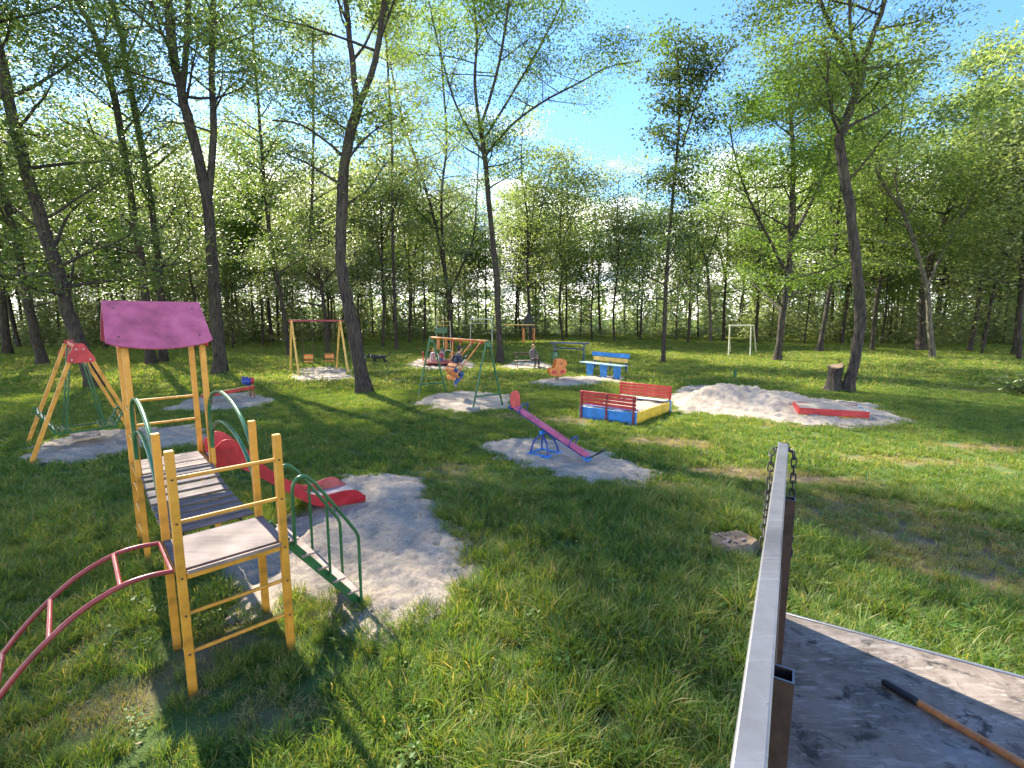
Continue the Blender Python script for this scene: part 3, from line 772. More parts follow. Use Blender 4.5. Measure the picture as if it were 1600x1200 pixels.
hero('short leaning trunk under a broad bright green crown, left of the big right-hand tree', 11, 33.0, (1214, 564), [(1222, 500), (1232, 420), (1236, 340), (1240, 260), (1235, 180)], 0.33, 0.12,
     forks=[([(1230, 430), (1200, 370), (1170, 310), (1150, 250)], 0.16, 0.05, 2, -1), ([(1234, 380), (1270, 310), (1295, 240), (1300, 180)], 0.16, 0.05, 2, 1)], top=2, nb=26, blen=4.4, start=0.16, nleaf=27000, lsize=0.26, leafm=M_leafbright)
hero('tall curving trunk beside the broken stump, right of the sand mound', 12, 19.1, (1322, 613), [(1342, 530), (1341, 430), (1327, 320), (1312, 225), (1322, 190), (1342, 130), (1348, 100)], 0.30, 0.17,
     forks=[([(1338, 150), (1322, 85), (1300, 45), (1282, 0), (1275, -60)], 0.12, 0.07, 3, 1.0), ([(1348, 100), (1362, 60), (1380, 10), (1388, -50)], 0.13, 0.08, 4, -1.0), ([(1345, 110), (1330, 60), (1328, -20)], 0.09, 0.05, 3, -1.0),
            ([(1325, 282), (1350, 255), (1375, 222), (1395, 200)], 0.07, 0.02, 0, -1.0)], top=0, nb=15, blen=4.0, start=0.58, nleaf=21000, lsize=0.2)
hero('pale split trunk at the right, lit side facing left, before a dark double trunk', 13, 35.5, (1458, 558), [(1452, 500), (1448, 450), (1432, 390), (1410, 330), (1378, 285)], 0.28, 0.10,
     forks=[([(1448, 450), (1470, 400), (1500, 340), (1530, 280)], 0.14, 0.05, 4, 1), ([(1420, 350), (1400, 290), (1405, 230)], 0.1, 0.04, 4, -1)], top=5, nb=15, blen=4.2, start=0.35, nleaf=14000, lsize=0.26, barkm=M_barkpale)
hero('dark double trunk behind the pale split trunk at the right', 14, 43.0, (1440, 549), [(1441, 480), (1450, 420), (1475, 350), (1500, 280), (1520, 200)], 0.5, 0.14, top=5, nb=15, blen=4.5, start=0.3, nleaf=13000, lsize=0.3)
hero('bare pale forked tree with dead twigs at the back of the clearing', 15, 56.0, (1110, 534), [(1109, 480), (1106, 430), (1102, 400)], 0.28, 0.2,
     forks=[([(1103, 405), (1090, 370), (1080, 330), (1075, 280)], 0.14, 0.04, 2, 1), ([(1104, 410), (1122, 360), (1138, 300), (1145, 240), (1142, 200)], 0.15, 0.04, 2, -1)], top=0, nb=14, blen=3.4, start=0.2, nleaf=900, lsize=0.3, barkm=M_barkpale)
hero('leaning slender trunk just left of the yellow twin swing', 16, 36.0, (452, 552), [(440, 470), (425, 390), (415, 310), (408, 220), (400, 120)], 0.24, 0.1, top=6, nb=19, blen=3.6, start=0.16, nleaf=14300, lsize=0.26)
hero('trunk rising between the hangers of the yellow twin swing', 17, 40.0, (513, 551), [(508, 490), (500, 440), (485, 400), (488, 300), (490, 180)], 0.26, 0.1, top=6, nb=18, blen=3.8, start=0.16, nleaf=14300, lsize=0.28, leafm=M_leafgrey)
hero('slim straight trunk to the right of the walking dog', 18, 44.0, (620, 546), [(617, 470), (614, 400), (613, 310), (612, 210), (606, 110)], 0.24, 0.1, top=5, nb=15, blen=3.4, start=0.35, nleaf=10000, lsize=0.28, leafm=M_leafgrey)

# more trees of the near wood, each on its own spot
def proto_stems(R, h, r):
    lean = Vector((R.uniform(-1, 1), R.uniform(-1, 1), 0)) * 0.05 * h
    P = [Vector((0, 0, 0))]
    for k in range(1, 6):
        t = k / 5; P.append(Vector((lean.x * t + R.uniform(-1, 1) * 0.018 * h, lean.y * t + R.uniform(-1, 1) * 0.018 * h, h * t)))
    st = [(P, r, r * 0.22)]
    for k in range(R.randint(1, 3)):
        t = R.uniform(0.35, 0.6); o = path_at(smooth_path(P), t); a = R.uniform(0, 6.28); l = h * R.uniform(0.28, 0.42)
        d = Vector((math.cos(a) * 0.36, math.sin(a) * 0.36, 1)).normalized()
        st.append(([o, o + d * l * 0.4 + Vector((math.cos(a), math.sin(a), 0)) * 0.15, o + d * l * 0.75, o + d * l], r * 0.5, r * 0.12, 0.15))
    return st
PROTO = []
def make_protos():
    specs = [(21, 0.19, M_leafwood, 9500, 4.8, 0.24), (19, 0.15, M_leafgrey, 9000, 4.2, 0.22), (23, 0.22, M_leafwood, 10000, 5.2, 0.26), (18, 0.13, M_leafbright, 6500, 3.9, 0.20),
             (20, 0.15, M_leafgrey, 8500, 4.2, 0.28), (11, 0.10, M_leafgrey, 5000, 3.4, 0.08), (22, 0.17, M_leafwood, 9000, 4.5, 0.24)]
    for i, (h, r, lm, nl, bl, st) in enumerate(specs):
        R = random.Random(400 + i)
        mb, C, ct = grow(400 + i, proto_stems(R, h, r), nb=17, blen=bl, start=st, nleaf=nl, spread=0.95, ns=7, subs=4)
        tm = mb.mesh('trunk', M_bark, ang=80)
        lmsh = leaves_mesh('crown', C, 0.34, np.random.default_rng(500 + i), lm, 0.3, 0.5, ct)
        PROTO.append((tm, lmsh))
make_protos()
def place_tree(i, x, y, s, rz, label, group, name='tree'):
    tm, lm = PROTO[i]
    root = thing(name, label, 'tree', (x, y, 0), group)
    root.rotation_euler = (0, 0, rz); root.scale = (s, s, s)
    for nme, me in (('trunk', tm), ('crown', lm)):
        o = bpy.data.objects.new(nme, me); COL.objects.link(o); o.parent = root
    return root
RT = random.Random(11)
NEARWOOD = [  # px of the base, distance, prototype, scale
    (165, 545, 45, 0, 'thin trunk behind the left side of the pink roof'), (30, 545, 47, 1, 'slim trunk deep in shade between the two leftmost trunks'),
    (205, 540, 50, 2, 'dark trunk behind the pink roof, far back'), (300, 548, 42, 4, 'slender dark trunk between the pink roof and the large forked tree'),
    (410, 542, 50, 3, 'slender tree left of the trunk beside the yellow twin swing'), (365, 540, 52, 6, 'dark trunk just right of the large forked tree'),
    (567, 541, 50, 4, 'thin trunk half hidden by the Y-forked trunk'), (598, 543, 48, 1, 'thin trunk left of the slim straight trunk near the dog'),
    (640, 537, 56, 3, 'curved thin tree left of the vase-shaped tree'), (662, 536, 58, 4, 'bent thin stem beside the vase-shaped tree'),
    (1075, 537, 55, 6, 'dark slim trunk right of the lone dark-leaved tree'), (1280, 549, 41, 2, 'straight dark trunk behind the tall curving tree'),
    (1363, 546, 44, 0, 'slim trunk right of the tall curving tree, in shade'), (1535, 552, 39, 5, 'leaning dark trunk near the right edge'),
    (1516, 550, 41, 0, 'dark leaning trunk left of the one at the right edge'), (1590, 556, 37, 2, 'tree at the right edge with foliage hanging low'),
    (1180, 536, 57, 0, 'tree behind the cream swing frame'), (960, 535, 58, 1, 'slender tree behind the blue bench'), (880, 534, 60, 4, 'slender tree behind the blue rail'),
    (830, 534, 60, 2, 'stout trunk behind the orange-topped bar'), (925, 533, 62, 3, 'tree with a double stem behind the blue bench'), (1000, 534, 60, 6, 'dark tree left of the lone dark-leaved tree')]
for px, py, Y, i, lab in NEARWOOD:
    b = A(px, 540, Y); place_tree(i, b.x, Y, RT.uniform(0.85, 1.12), RT.uniform(0, 6.28), lab, None); HERO.append((b.x, Y))
# trees standing outside the picture to the left and right of it, and the far wood
FARLAB = ['tall tree among the far wood, %s', 'slim grey-green tree among the far wood, %s', 'stout tall tree among the far wood, %s', 'bright green thin tree among the far wood, %s',
          'loose grey-green tree among the far wood, %s', 'low leafy young tree among the far wood, %s', 'slender high-crowned tree among the far wood, %s']
SIDE = ['left of the green swing', 'behind the middle of the lawn', 'right of the sand mound']
def far_trees():
    pts = []
    def ok(x, y, dmin):
        return all((x - a) ** 2 + (y - b) ** 2 > dmin * dmin for a, b in HERO + pts)
    tries = 0; n_far = 0
    while n_far < 200 and tries < 12000:
        tries += 1
        y = RT.uniform(36, 96); x = RT.uniform(-1.25 * y - 4, 1.25 * y + 4)
        # the edge of the clearing
        edge = 65 + 4 * math.sin(x * 0.13)
        if x < -10: edge = max(43, 65 - (-10 - x) * 1.2)
        if x > 16: edge = max(42, 65 - (x - 16) * 0.8)
        if y < edge or not ok(x, y, 3.4): continue
        pts.append((x, y)); n_far += 1
        i_ = RT.randrange(7); place_tree(i_, x, y, RT.uniform(0.8, 1.15), RT.uniform(0, 6.28), FARLAB[i_] % SIDE[0 if x < -12 else (1 if x < 20 else 2)], 'trees of the far wood')
    for (x, y) in [(-33, 24), (-29, 17), (-38, 33), (-24, 12.5), (-41, 20), (-47, 30), (31, 26), (36, 34)]:
        place_tree(RT.randrange(3), x, y, RT.uniform(0.85, 1.05), RT.uniform(0, 6.28), 'tree beside the clearing, cut off by the %s edge of the view' % ('left' if x < 0 else 'right'), 'trees beside the clearing, %s' % ('left' if x < 0 else 'right'))
far_trees()

def undergrowth():
    "leafy scrub and saplings under the far trees, nobody could count it"
    rg = np.random.default_rng(91); C = []; T = []
    n = 0
    while n < 1700:
        y = rg.uniform(46, 105); x = rg.uniform(-1.25 * y, 1.25 * y)
        edge = 68 + 4 * math.sin(x * 0.13)
        if x < -10: edge = max(48, 68 - (-10 - x) * 1.1)
        if x > 20: edge = max(50, 68 - (x - 20) * 0.8)
        if y < edge: continue
        n += 1
        r = rg.uniform(0.7, 2.0); h = rg.uniform(0.6, 2.0) * (0.8 if rg.uniform() < 0.42 else 3.2)
        k = int(22 * r * (1 + h))
        th = rg.uniform(0, 6.283, k); u = rg.uniform(0, 1, k) ** 0.5; zz = rg.uniform(0, 1, k)
        C.append(np.stack([x + np.cos(th) * u * r * (1 - 0.4 * zz), y + np.sin(th) * u * r * (1 - 0.4 * zz), 0.05 + zz * h], 1)); T.append(np.full(k, rg.uniform(0, 0.5)))
    C = np.concatenate(C); T = np.concatenate(T)
    o = bpy.data.objects.new('undergrowth', leaves_mesh('undergrowth', C, 0.5, rg, M_leafgrey, 0.1, 0.5, T)); COL.objects.link(o)
    set_tags(o, 'leafy scrub and saplings growing under the trees of the far wood', 'undergrowth', None, 'stuff')
undergrowth()

def distant_wood():
    "the wood goes on behind the trunks one can tell apart: far crowns reading as one mass"
    rg = np.random.default_rng(57); C = []; T = []
    for k in range(330):
        y = rg.uniform(112, 150); x = rg.uniform(-0.90 * y, 1.25 * y); h = rg.uniform(7, 15) * (1.0 if x > -30 else 0.7); r = rg.uniform(2.2, 4.2)
        n = 150
        zz = rg.uniform(0.02, 1, n); th = rg.uniform(0, 6.283, n); u = np.sqrt(rg.uniform(0, 1, n)) * r * np.sqrt(np.clip(1.15 - zz, 0.1, 1))
        C.append(np.stack([x + np.cos(th) * u, y + np.sin(th) * u, zz * h], 1)); T.append(np.full(n, rg.uniform(0.1, 0.5)))
    C = np.concatenate(C); T = np.concatenate(T)
    o = bpy.data.objects.new('distant_wood', leaves_mesh('distant_wood', C, 1.15, rg, M_leafgrey, 0.1, 0.6, T)); COL.objects.link(o)
    set_tags(o, 'distant pale green wood showing between the far trunks', 'wood', None, 'stuff')
distant_wood()
#==PART2==
def litter():
    "dead leaves and twig bits lying on turf and sand, nobody could count them"
    rg = np.random.default_rng(33); n = 2600
    y = np.sqrt(rg.uniform(4, 26 ** 2, n)); x = rg.uniform(-1, 1, n) * (1.15 * y)
    sdv = sand_sd(x, y); z = np.where(sdv > -0.05, 0.055, 0.035) + rg.uniform(0, 0.02, n)
    k = ~((sdv > 0) & (np.hypot(x - MOUND_C.x, y - MOUND_C.y) < 2.6))
    m, N, L, b = new_mat('dead_leaf')
    oi = N.new('ShaderNodeAttribute'); oi.attribute_name = 'tint'
    r = ramp(N, L, oi.outputs['Fac'], [(0, (0.10, 0.065, 0.035)), (0.5, (0.24, 0.17, 0.09)), (1, (0.34, 0.29, 0.13))])
    L.new(r.outputs['Color'], b.inputs['Base Color']); b.inputs['Roughness'].default_value = 0.8
    o = bpy.data.objects.new('leaf_litter', leaves_mesh('leaf_litter', np.stack([x, y, z], 1)[k], 0.06, rg, m, 0.0, 0.4)); COL.objects.link(o)
    set_tags(o, 'dead leaves and twig bits strewn over grass and sand', 'leaf litter', None, 'stuff')
litter()

# ------------------------------------------------------------------ climbing frame with roof, bridge, slide, stairs and arched ladder
TA = Vector((-2.58, 3.5, 0)); E1 = Vector((0.733, 0.680, 0)); E2 = Vector((-0.680, 0.733, 0)); UP = Vector((0, 0, 1))
def T(a, b, z): return TA + E1 * a + E2 * b + UP * z
RT3 = Matrix((E1, E2, UP)).transposed()           # columns: along a, along b, up
def TM(a, b, z): return Matrix.Translation(T(a, b, z)) @ RT3.to_4x4()
def arc_pts(pts, sub=6): return smooth_path([Vector(p) for p in pts], sub)

def climbing_frame():
    t = thing('climbing_frame', 'yellow climbing frame with pink roof, slatted bridge, red slide and green stairs', 'climbing frame', T(0.38, 1.7, 0))
    PW, PD, LZ, HZ, B2 = 0.76, 0.74, 1.04, 1.14, 2.73
    # low platform posts and their caps
    pm = MB().box((0, 0, 0), (0.062, 0.062, 2.12), None, 0.005).mesh('post', M_yellow)
    for a, b in ((0, 0), (PW, 0), (PW, PD), (0, PD)):
        o = piece('post', pm, t, TM(a, b, 2.0 - 1.06))
        MB().box((0, 0, 0), (0.066, 0.066, 0.008), None, 0.002)
    tall = MB().box((0, 0, 0), (0.062, 0.062, 2.86), None, 0.005).mesh('post', M_yellow)
    for a in (0, PW):
        for b in (B2, B2 + PD):
            piece('post', tall, t, TM(a, b, 2.74 - 1.43))
    # rails and rungs between the front posts, painted pipes
    rail = MB().tube([(-PW / 2 + 0.03, 0, 0), (0, 0, 0), (PW / 2 - 0.03, 0, 0)], 0.0165, 10).mesh('rail', M_yellow)
    for z in (1.78, 1.43):
        piece('rail', rail, t, TM(PW / 2, 0, z))
    for z in (0.67, 0.34):
        piece('rung', rail, t, TM(PW / 2, 0, z))
    for z in (1.92, 1.60):
        piece('rail', rail, t, TM(PW / 2, B2 + PD, z))
    # side ladder of the high platform: rungs with the wavy climbing pole
    rung = MB().tube([(0, -PD / 2 + 0.03, 0), (0, 0, 0), (0, PD / 2 - 0.03, 0)], 0.0165, 10).mesh('rung', M_yellow)
    for z in (0.30, 0.58, 0.86, 1.50, 1.86):
        piece('rung', rung, t, TM(0, B2 + PD / 2, z))
    pb = MB().lathe([(0.009, 0), (0.009, 0.005), (0.005, 0.008)], Matrix(), 8).mesh('bolt', M_bolt)
    out = Matrix((E1, UP, -E2)).transposed().to_4x4()
    for a in (0, PW):
        for b, zs in ((0, (1.78, 1.43, 0.985, 0.67, 0.34)), ):
            for z in zs:
                m = out.copy(); m.translation = T(a, b - 0.031, z); piece('bolt', pb, t, m)
    # frames under the decks
    for (a0, b0, z) in ((0, 0, LZ - 0.055), (0, B2, HZ - 0.055)):
        m = MB()
        for b in (b0 + 0.0, b0 + PD): m.bar(T(0.034, b, z), T(PW - 0.034, b, z), 0.04, 0.05, UP)
        for a in (0.0, PW): m.bar(T(a, b0 + 0.034, z), T(a, b0 + PD - 0.034, z), 0.04, 0.05, UP)
        m.build('deck_frame', M_yellow, t)
    # low deck: one weathered sheet toned dark for tree shade, high deck: planks
    MB().box(T(PW / 2, PD / 2, LZ - 0.014), (PW + 0.05, PD - 0.045, 0.022), RT3, 0.004).build('deck_sheet', M_deck, t)
    MB().bar(T(0.036, -0.044, LZ - 0.012), T(PW - 0.036, -0.044, LZ - 0.012), 0.022, 0.03, UP, 0.003).build('lit_deck_lip', M_tread, t)  # pale tone paints the sunlit strip along the front edge
    R = random.Random(4)
    plank = MB().box((0, 0, 0), (PW - 0.07, 0.142, 0.024), None, 0.004).mesh('plank', M_tread)
    for k in range(5):
        piece('plank', plank, t, TM(PW / 2, B2 + 0.01 + 0.148 * k + 0.06, HZ - 0.012 + R.uniform(-0.002, 0.002)))
    # hanging bridge of slats on two chains, sagging a little
    slat = MB().box((0, 0, 0), (PW - 0.02, 0.150, 0.024), None, 0.006).mesh('slat', M_slat)
    n = 9; path = []
    for k in range(n):
        f = (k + 0.5) / n; b = PD + 0.05 + (B2 - PD - 0.09) * f
        z = LZ + (HZ - LZ) * f - 0.09 * (1 - (2 * f - 1) ** 2)
        slope = ((HZ - LZ) + 0.09 * 2 * (2 * f - 1) * 2) / (B2 - PD)
        m = TM(PW / 2, b, z) @ Matrix.Rotation(math.atan(slope) + R.uniform(-0.03, 0.03), 4, 'X') @ Matrix.Rotation(R.uniform(-0.012, 0.012), 4, 'Z')
        piece('slat', slat, t, m)
        path.append((b, z - 0.022))
    for a in (0.14, PW - 0.14):
        P = [T(a, PD, LZ - 0.03)] + [T(a, b, z) for b, z in path] + [T(a, B2, HZ - 0.03)]
        MB().tube(P, 0.009, 6).build('chain', M_rust, t)
    # green bow handrails of the bridge, two nested ones each side
    for a in (-0.005, PW + 0.005):
        for pts in ([(2.68, 1.30), (2.68, 1.55), (2.68, 1.80), (2.56, 1.98), (2.33, 2.09), (1.95, 2.14), (1.5, 2.09), (1.1, 1.95), (0.84, 1.74), (0.77, 1.62)],
                    [(2.66, 1.36), (2.60, 1.56), (2.40, 1.70), (2.05, 1.78), (1.65, 1.77), (1.25, 1.68), (0.95, 1.52), (0.78, 1.34)]):
            MB().tube(arc_pts([T(a, b, z) for b, z in pts], 4), 0.021, 10).build('handrail', M_green, t)
        MB().bar(T(a, 2.665, HZ - 0.02), T(a, 2.665, 1.34), 0.045, 0.045, E2).build('handrail_post', M_yellow, t)
    # roof: two pink boards with a curved lower edge, bolts, red gables
    run, rise = 0.53, 0.53; ridge_b, ridge_z = B2 + PD / 2, 3.18
    for sgn in (-1, 1):
        dv = (E2 * sgn * run - UP * rise); ln = dv.length; dv.normalize()
        nrm = E1.cross(dv).normalized()
        if nrm.z < 0: nrm = -nrm
        m = Matrix((E1, dv, nrm)).transposed().to_4x4(); m.translation = T(0.345, ridge_b, ridge_z)
        hw = 0.485
        poly = [(-hw, 0.0), (hw, 0.0), (hw + 0.03, ln * 0.88)]
        for k in range(0, 11):
            x = hw * 0.93 - 2 * hw * 0.93 * k / 10; poly.append((x, ln * 0.93 + 0.085 * math.cos(math.pi * x / (2 * hw))))
        poly.append((-hw - 0.03, ln * 0.88))
        p = MB().prism(poly, 0.018, m).build('roof_board', M_pink, t)
        bolt = MB().lathe([(0.011, 0), (0.011, 0.004), (0.006, 0.007)], Matrix(), 8).mesh('bolt', M_bolt)
        for x in (-0.39, 0.39):
            for y in (0.12, ln * 0.78):
                piece('bolt', bolt, p, m @ Matrix.Translation((x, y, 0.009)))
        MB().bar(T(-0.145, ridge_b, ridge_z - 0.012) , T(PW + 0.07, ridge_b, ridge_z - 0.012), 0.02, 0.02, UP).build('ridge_strip', M_darkred, t) if sgn < 0 else None
    for a in (-0.05, PW + 0.035):
        m = Matrix((E2, UP, E1)).transposed().to_4x4(); m.translation = T(a, ridge_b, 0)
        MB().prism([(-0.50, ridge_z - 0.535), (0.50, ridge_z - 0.535), (0.03, ridge_z - 0.045), (-0.03, ridge_z - 0.045)], 0.02, m).build('gable', M_red, t)
    # slide on the right-hand side of the high platform
    bc = B2 + PD / 2
    prof = [(0.80, HZ - 0.02), (0.98, HZ - 0.05), (1.15, 1.00), (1.45, 0.75), (1.75, 0.48), (2.0, 0.28), (2.2, 0.19), (2.5, 0.15), (2.82, 0.13)]
    P = arc_pts([(a, 0, z) for a, z in prof], 5)
    V = []; Fc = []
    hw = 0.27
    for p in P:
        w = hw + max(0, p.x - 2.05) * 0.10
        V += [T(p.x, bc - w, p.z), T(p.x, bc + w, p.z), T(p.x, bc + w, p.z - 0.02), T(p.x, bc - w, p.z - 0.02)]
    for i in range(len(P) - 1):
        for k in range(4):
            k2 = (k + 1) % 4; Fc.append((4 * i + k, 4 * i + k2, 4 * i + 4 + k2, 4 * i + 4 + k))
    Fc += [(3, 2, 1, 0), tuple(len(V) - 4 + k for k in range(4))]
    m = MB(); m.add(V, Fc); m.build('slide_bed', plain('slide_sheet', (0.42, 0.36, 0.36), 0.35, 0.12, 6, 0.05), t)
    for sgn in (-1, 1):
        V = []; Fc = []
        for i, p in enumerate(P):
            w = hw + max(0, p.x - 2.05) * 0.10 + 0.002
            f = (p.x - 0.80) / 2.02
            lip = 0.22 * math.exp(-((f - 0.10) / 0.17) ** 2) + 0.075 + 0.09 * math.exp(-((f - 0.86) / 0.16) ** 2)
            if f > 0.93: lip *= max(0.15, 1 - (f - 0.93) / 0.075)
            if f < 0.05: lip *= 0.75 + f * 5
            fl = sgn * (0.05 + 0.20 * max(0, f - 0.66) * 3.6)
            low = 0.085
            c0 = bc + sgn * w
            V += [T(p.x, c0, p.z - low), T(p.x, c0 + sgn * 0.028, p.z - low), T(p.x, c0 + sgn * 0.028 + fl * lip * 2.0, p.z + lip), T(p.x, c0 + fl * lip * 2.0, p.z + lip)]
        for i in range(len(P) - 1):
            for k in range(4):
                k2 = (k + 1) % 4; q = (4 * i + k, 4 * i + k2, 4 * i + 4 + k2, 4 * i + 4 + k)
                Fc.append(q if sgn > 0 else q[::-1])
        e = [(3, 2, 1, 0), tuple(len(V) - 4 + k for k in range(4))]
        Fc += e if sgn > 0 else [x[::-1] for x in e]
        m = MB(); m.add(V, Fc); m.build('slide_side', M_redslide, t, 50)
    for a, z in ((1.62, 0.52), (2.35, 0.08)):
        m = MB(); m.tube([T(a, bc - 0.22, z), T(a, bc - 0.22, -0.1)], 0.018, 8); m.tube([T(a, bc + 0.22, z), T(a, bc + 0.22, -0.1)], 0.018, 8)
        m.build('slide_leg', M_green, t)
    # green stairs on the right-hand side of the low platform
    sb = 0.37
    s0, s1 = (0.79, 1.0), (1.56, 0.0)
    for sgn in (-1, 1):
        MB().bar(T(s0[0], sb + sgn * 0.19, s0[1]), T(s1[0], sb + sgn * 0.19, s1[1] - 0.03), 0.03, 0.075, UP, 0.003).build('stringer', M_green, t)
    tread = MB().box((0, 0, 0), (0.125, 0.47, 0.02), None, 0.003).mesh('tread', M_tread)
    for k in range(5):
        f = (k + 0.55) / 5.4
        piece('tread', tread, t, TM(s0[0] + (s1[0] - s0[0]) * f, sb, s0[1] + (s1[1] - s0[1]) * f + 0.045))
    for sgn in (-1, 1):
        bb = sb + sgn * 0.225
        pts = [(0.90, 0.90), (0.90, 1.20), (0.905, 1.42), (0.94, 1.51), (1.00, 1.535), (1.06, 1.50), (1.14, 1.40), (1.30, 1.15), (1.46, 0.89), (1.505, 0.80), (1.515, 0.72), (1.515, 0.40), (1.515, -0.05)]
        hr = MB().tube(arc_pts([T(a, bb, z) for a, z in pts], 3), 0.0165, 10).build('stair_handrail', M_green, t)
        MB().tube([T(1.21, bb, 0.46), T(1.21, bb, 1.29)], 0.014, 8).build('upright', M_green, hr)
    # arched ladder on the left-hand side
    prof = [(-0.04, 1.03), (-0.20, 1.05), (-0.38, 1.03), (-0.62, 0.92), (-0.86, 0.72), (-1.05, 0.50), (-1.20, 0.26), (-1.30, 0.0), (-1.34, -0.12)]
    P = arc_pts([(a, 0, z) for a, z in prof], 4)
    for b in (0.05, 0.69):
        MB().tube([T(p.x, b, p.z) for p in P], 0.0185, 10).build('ladder_rail', M_ladder, t)
    rg = MB().tube([(0, -0.31, 0), (0, 0, 0), (0, 0.31, 0)], 0.0165, 10).mesh('ladder_rung', M_ladder)
    for k, f in enumerate((0.012, 0.24, 0.45, 0.63, 0.80)):
        p = path_at(P, f); piece('ladder_rung', rg, t, TM(p.x, 0.37, p.z))
climbing_frame()

# ------------------------------------------------------------------ A-frame glider swing at the left
def glider_swing():
    L1 = G(45, 724); L2 = G(35, 692)
    ax = Vector((0.69, 0.72, 0)).normalized(); bm_ = Vector((-0.72, 0.69, 0)).normalized(); hh = 2.36
    c1 = L1 + ax * 1.0; c2 = c1 + bm_ * 2.3
    t = thing('glider_swing', 'yellow A-frame swing with red bolted head and green slatted glider seat', 'swing', (c1 + c2) / 2)
    for c in (c1, c2):
        for sg in (-1, 1):
            MB().bar(c + ax * sg * 1.0 - UP * 0.1, c + ax * sg * 0.08 + UP * (hh - 0.02), 0.075, 0.075, bm_).build('leg', M_yellow, t)
    for c, sg in ((c1, -1), (c2, 1)):
        m = Matrix((ax, UP, bm_)).transposed().to_4x4(); m.translation = c + bm_ * sg * 0.055
        pl = MB().prism([(-0.07, hh + 0.07), (0.07, hh + 0.07), (0.24, hh - 0.27), (0.20, hh - 0.34), (-0.20, hh - 0.34), (-0.24, hh - 0.27)], 0.02, m).build('head_plate', M_red, t)
        bolt = MB().lathe([(0.018, -0.014), (0.018, 0.014)], Matrix(), 8).mesh('bolt', M_steel)
        for x, z in ((-0.06, hh - 0.05), (0.06, hh - 0.05), (-0.15, hh - 0.27), (0.15, hh - 0.27)):
            piece('bolt', bolt, pl, m @ Matrix.Translation((x, z, 0)))
    MB().bar(c1 - bm_ * 0.02 + UP * hh, c2 + bm_ * 0.02 + UP * hh, 0.10, 0.10, UP, 0.008).build('beam', M_red, t)
    # glider: two facing slatted benches hung on four green bars
    mid = (c1 + c2) / 2; sz = 0.50
    for s1 in (-1, 1):
        for s2 in (-1, 1):
            MB().bar(mid + bm_ * s1 * 0.42 + ax * s2 * 0.10 + UP * (hh - 0.05), mid + bm_ * s1 * 0.42 + ax * s2 * 0.34 + UP * (sz - 0.05), 0.055, 0.03, ax).build('hanger', M_green, t)
    for s in (-1, 1):
        MB().bar(mid + bm_ * s * 0.42 - ax * 0.55 + UP * (sz - 0.1), mid + bm_ * s * 0.42 + ax * 0.55 + UP * (sz - 0.1), 0.035, 0.035, UP).build('seat_bearer', M_green, t)
        MB().bar(mid + bm_ * s * 0.42 - ax * 0.5 + UP * (sz - 0.1), mid + bm_ * s * 0.42 - ax * 0.80 + UP * (sz + 0.45), 0.035, 0.035, UP).build('back_post', M_green, t)
        MB().bar(mid + bm_ * s * 0.42 + ax * 0.5 + UP * (sz - 0.1), mid + bm_ * s * 0.42 + ax * 0.80 + UP * (sz + 0.45), 0.035, 0.035, UP).build('back_post', M_green, t)
    Rm = Matrix((bm_, ax, UP)).transposed().to_4x4()
    sl = MB().box((0, 0, 0), (0.96, 0.055, 0.022), None, 0.004).mesh('slat', M_green)
    for sg in (-1, 1):
        for k in range(4):
            p = mid + ax * sg * (0.28 + 0.085 * k) + UP * (sz - 0.06); m = Rm.copy(); m.translation = p; piece('slat', sl, t, m)
        for k in range(5):
            f = (k + 0.8) / 5.5; p = mid + ax * sg * (0.52 + 0.28 * f - 0.03) + UP * (sz - 0.08 + 0.55 * f)
            m = Rm @ Matrix.Rotation(-sg * 1.07, 4, 'X'); m.translation = p; piece('slat', sl, t, m)
    ft = MB().box((0, 0, 0), (0.86, 0.5, 0.02), None, 0.004); o = ft.mesh('footboard', M_tread)
    m = Rm.copy(); m.translation = mid + UP * 0.24; piece('footboard', o, t, m)
glider_swing()

# ------------------------------------------------------------------ rocking beam with a blue and red head
def rocking_beam():
    a = G(318, 634); b = G(397, 622)
    d = (b - a).normalized(); n = UP.cross(d)
    t = thing('rocking_beam', 'low red beam with pale yellow top and a blue and red animal head at its right end', 'play beam', (a + b) / 2)
    MB().bar(a + UP * 0.33, b + UP * 0.42, 0.20, 0.11, UP, 0.012).build('beam', M_red, t)
    MB().bar(a + UP * 0.392, b + UP * 0.482, 0.205, 0.016, UP, 0.003).build('top_board', M_yellow2, t)
    for k in (0.12, 0.97):
        for s in (-1, 1):
            p = a.lerp(b, k) + n * s * 0.09
            MB().tube([p + UP * 0.36, p + n * s * 0.05 - UP * 0.05], 0.022, 8).build('leg', M_darkred, t)
    hd = b - d * 0.16 + UP * 0.66
    Rm = Matrix((d, n, UP)).transposed()
    m = Rm.to_4x4(); m.translation = hd
    head = MB().blob(hd - d * 0.08, (0.17, 0.15, 0.15), Rm, 14, 10).build('head', M_navy, t)
    MB().blob(hd + d * 0.10, (0.10, 0.13, 0.13), Rm, 14, 10).build('muzzle', M_red, head)
    for s in (-1, 1): MB().blob(hd - d * 0.12 + n * s * 0.11 + UP * 0.12, (0.05, 0.025, 0.07), Rm, 8, 6).build('ear', M_navy, head)
    MB().tube([hd - UP * 0.08, b - d * 0.14 + UP * 0.46], 0.05, 8).build('neck', M_navy, t)
rocking_beam()

# ------------------------------------------------------------------ swing sets
def a_frame(t, c, ax, half, h, mat, r, spreadtop=0.05, bar=None):
    for s in (-1, 1):
        MB().tube([c + ax * s * half - UP * 0.1, c + ax * s * spreadtop + UP * h], r, 10).build('leg', mat, t)
    if bar is not None:
        k = 1 - bar / h
        MB().tube([c - ax * half * k + UP * bar, c + ax * half * k + UP * bar], r * 0.8, 8).build('brace', mat, t)

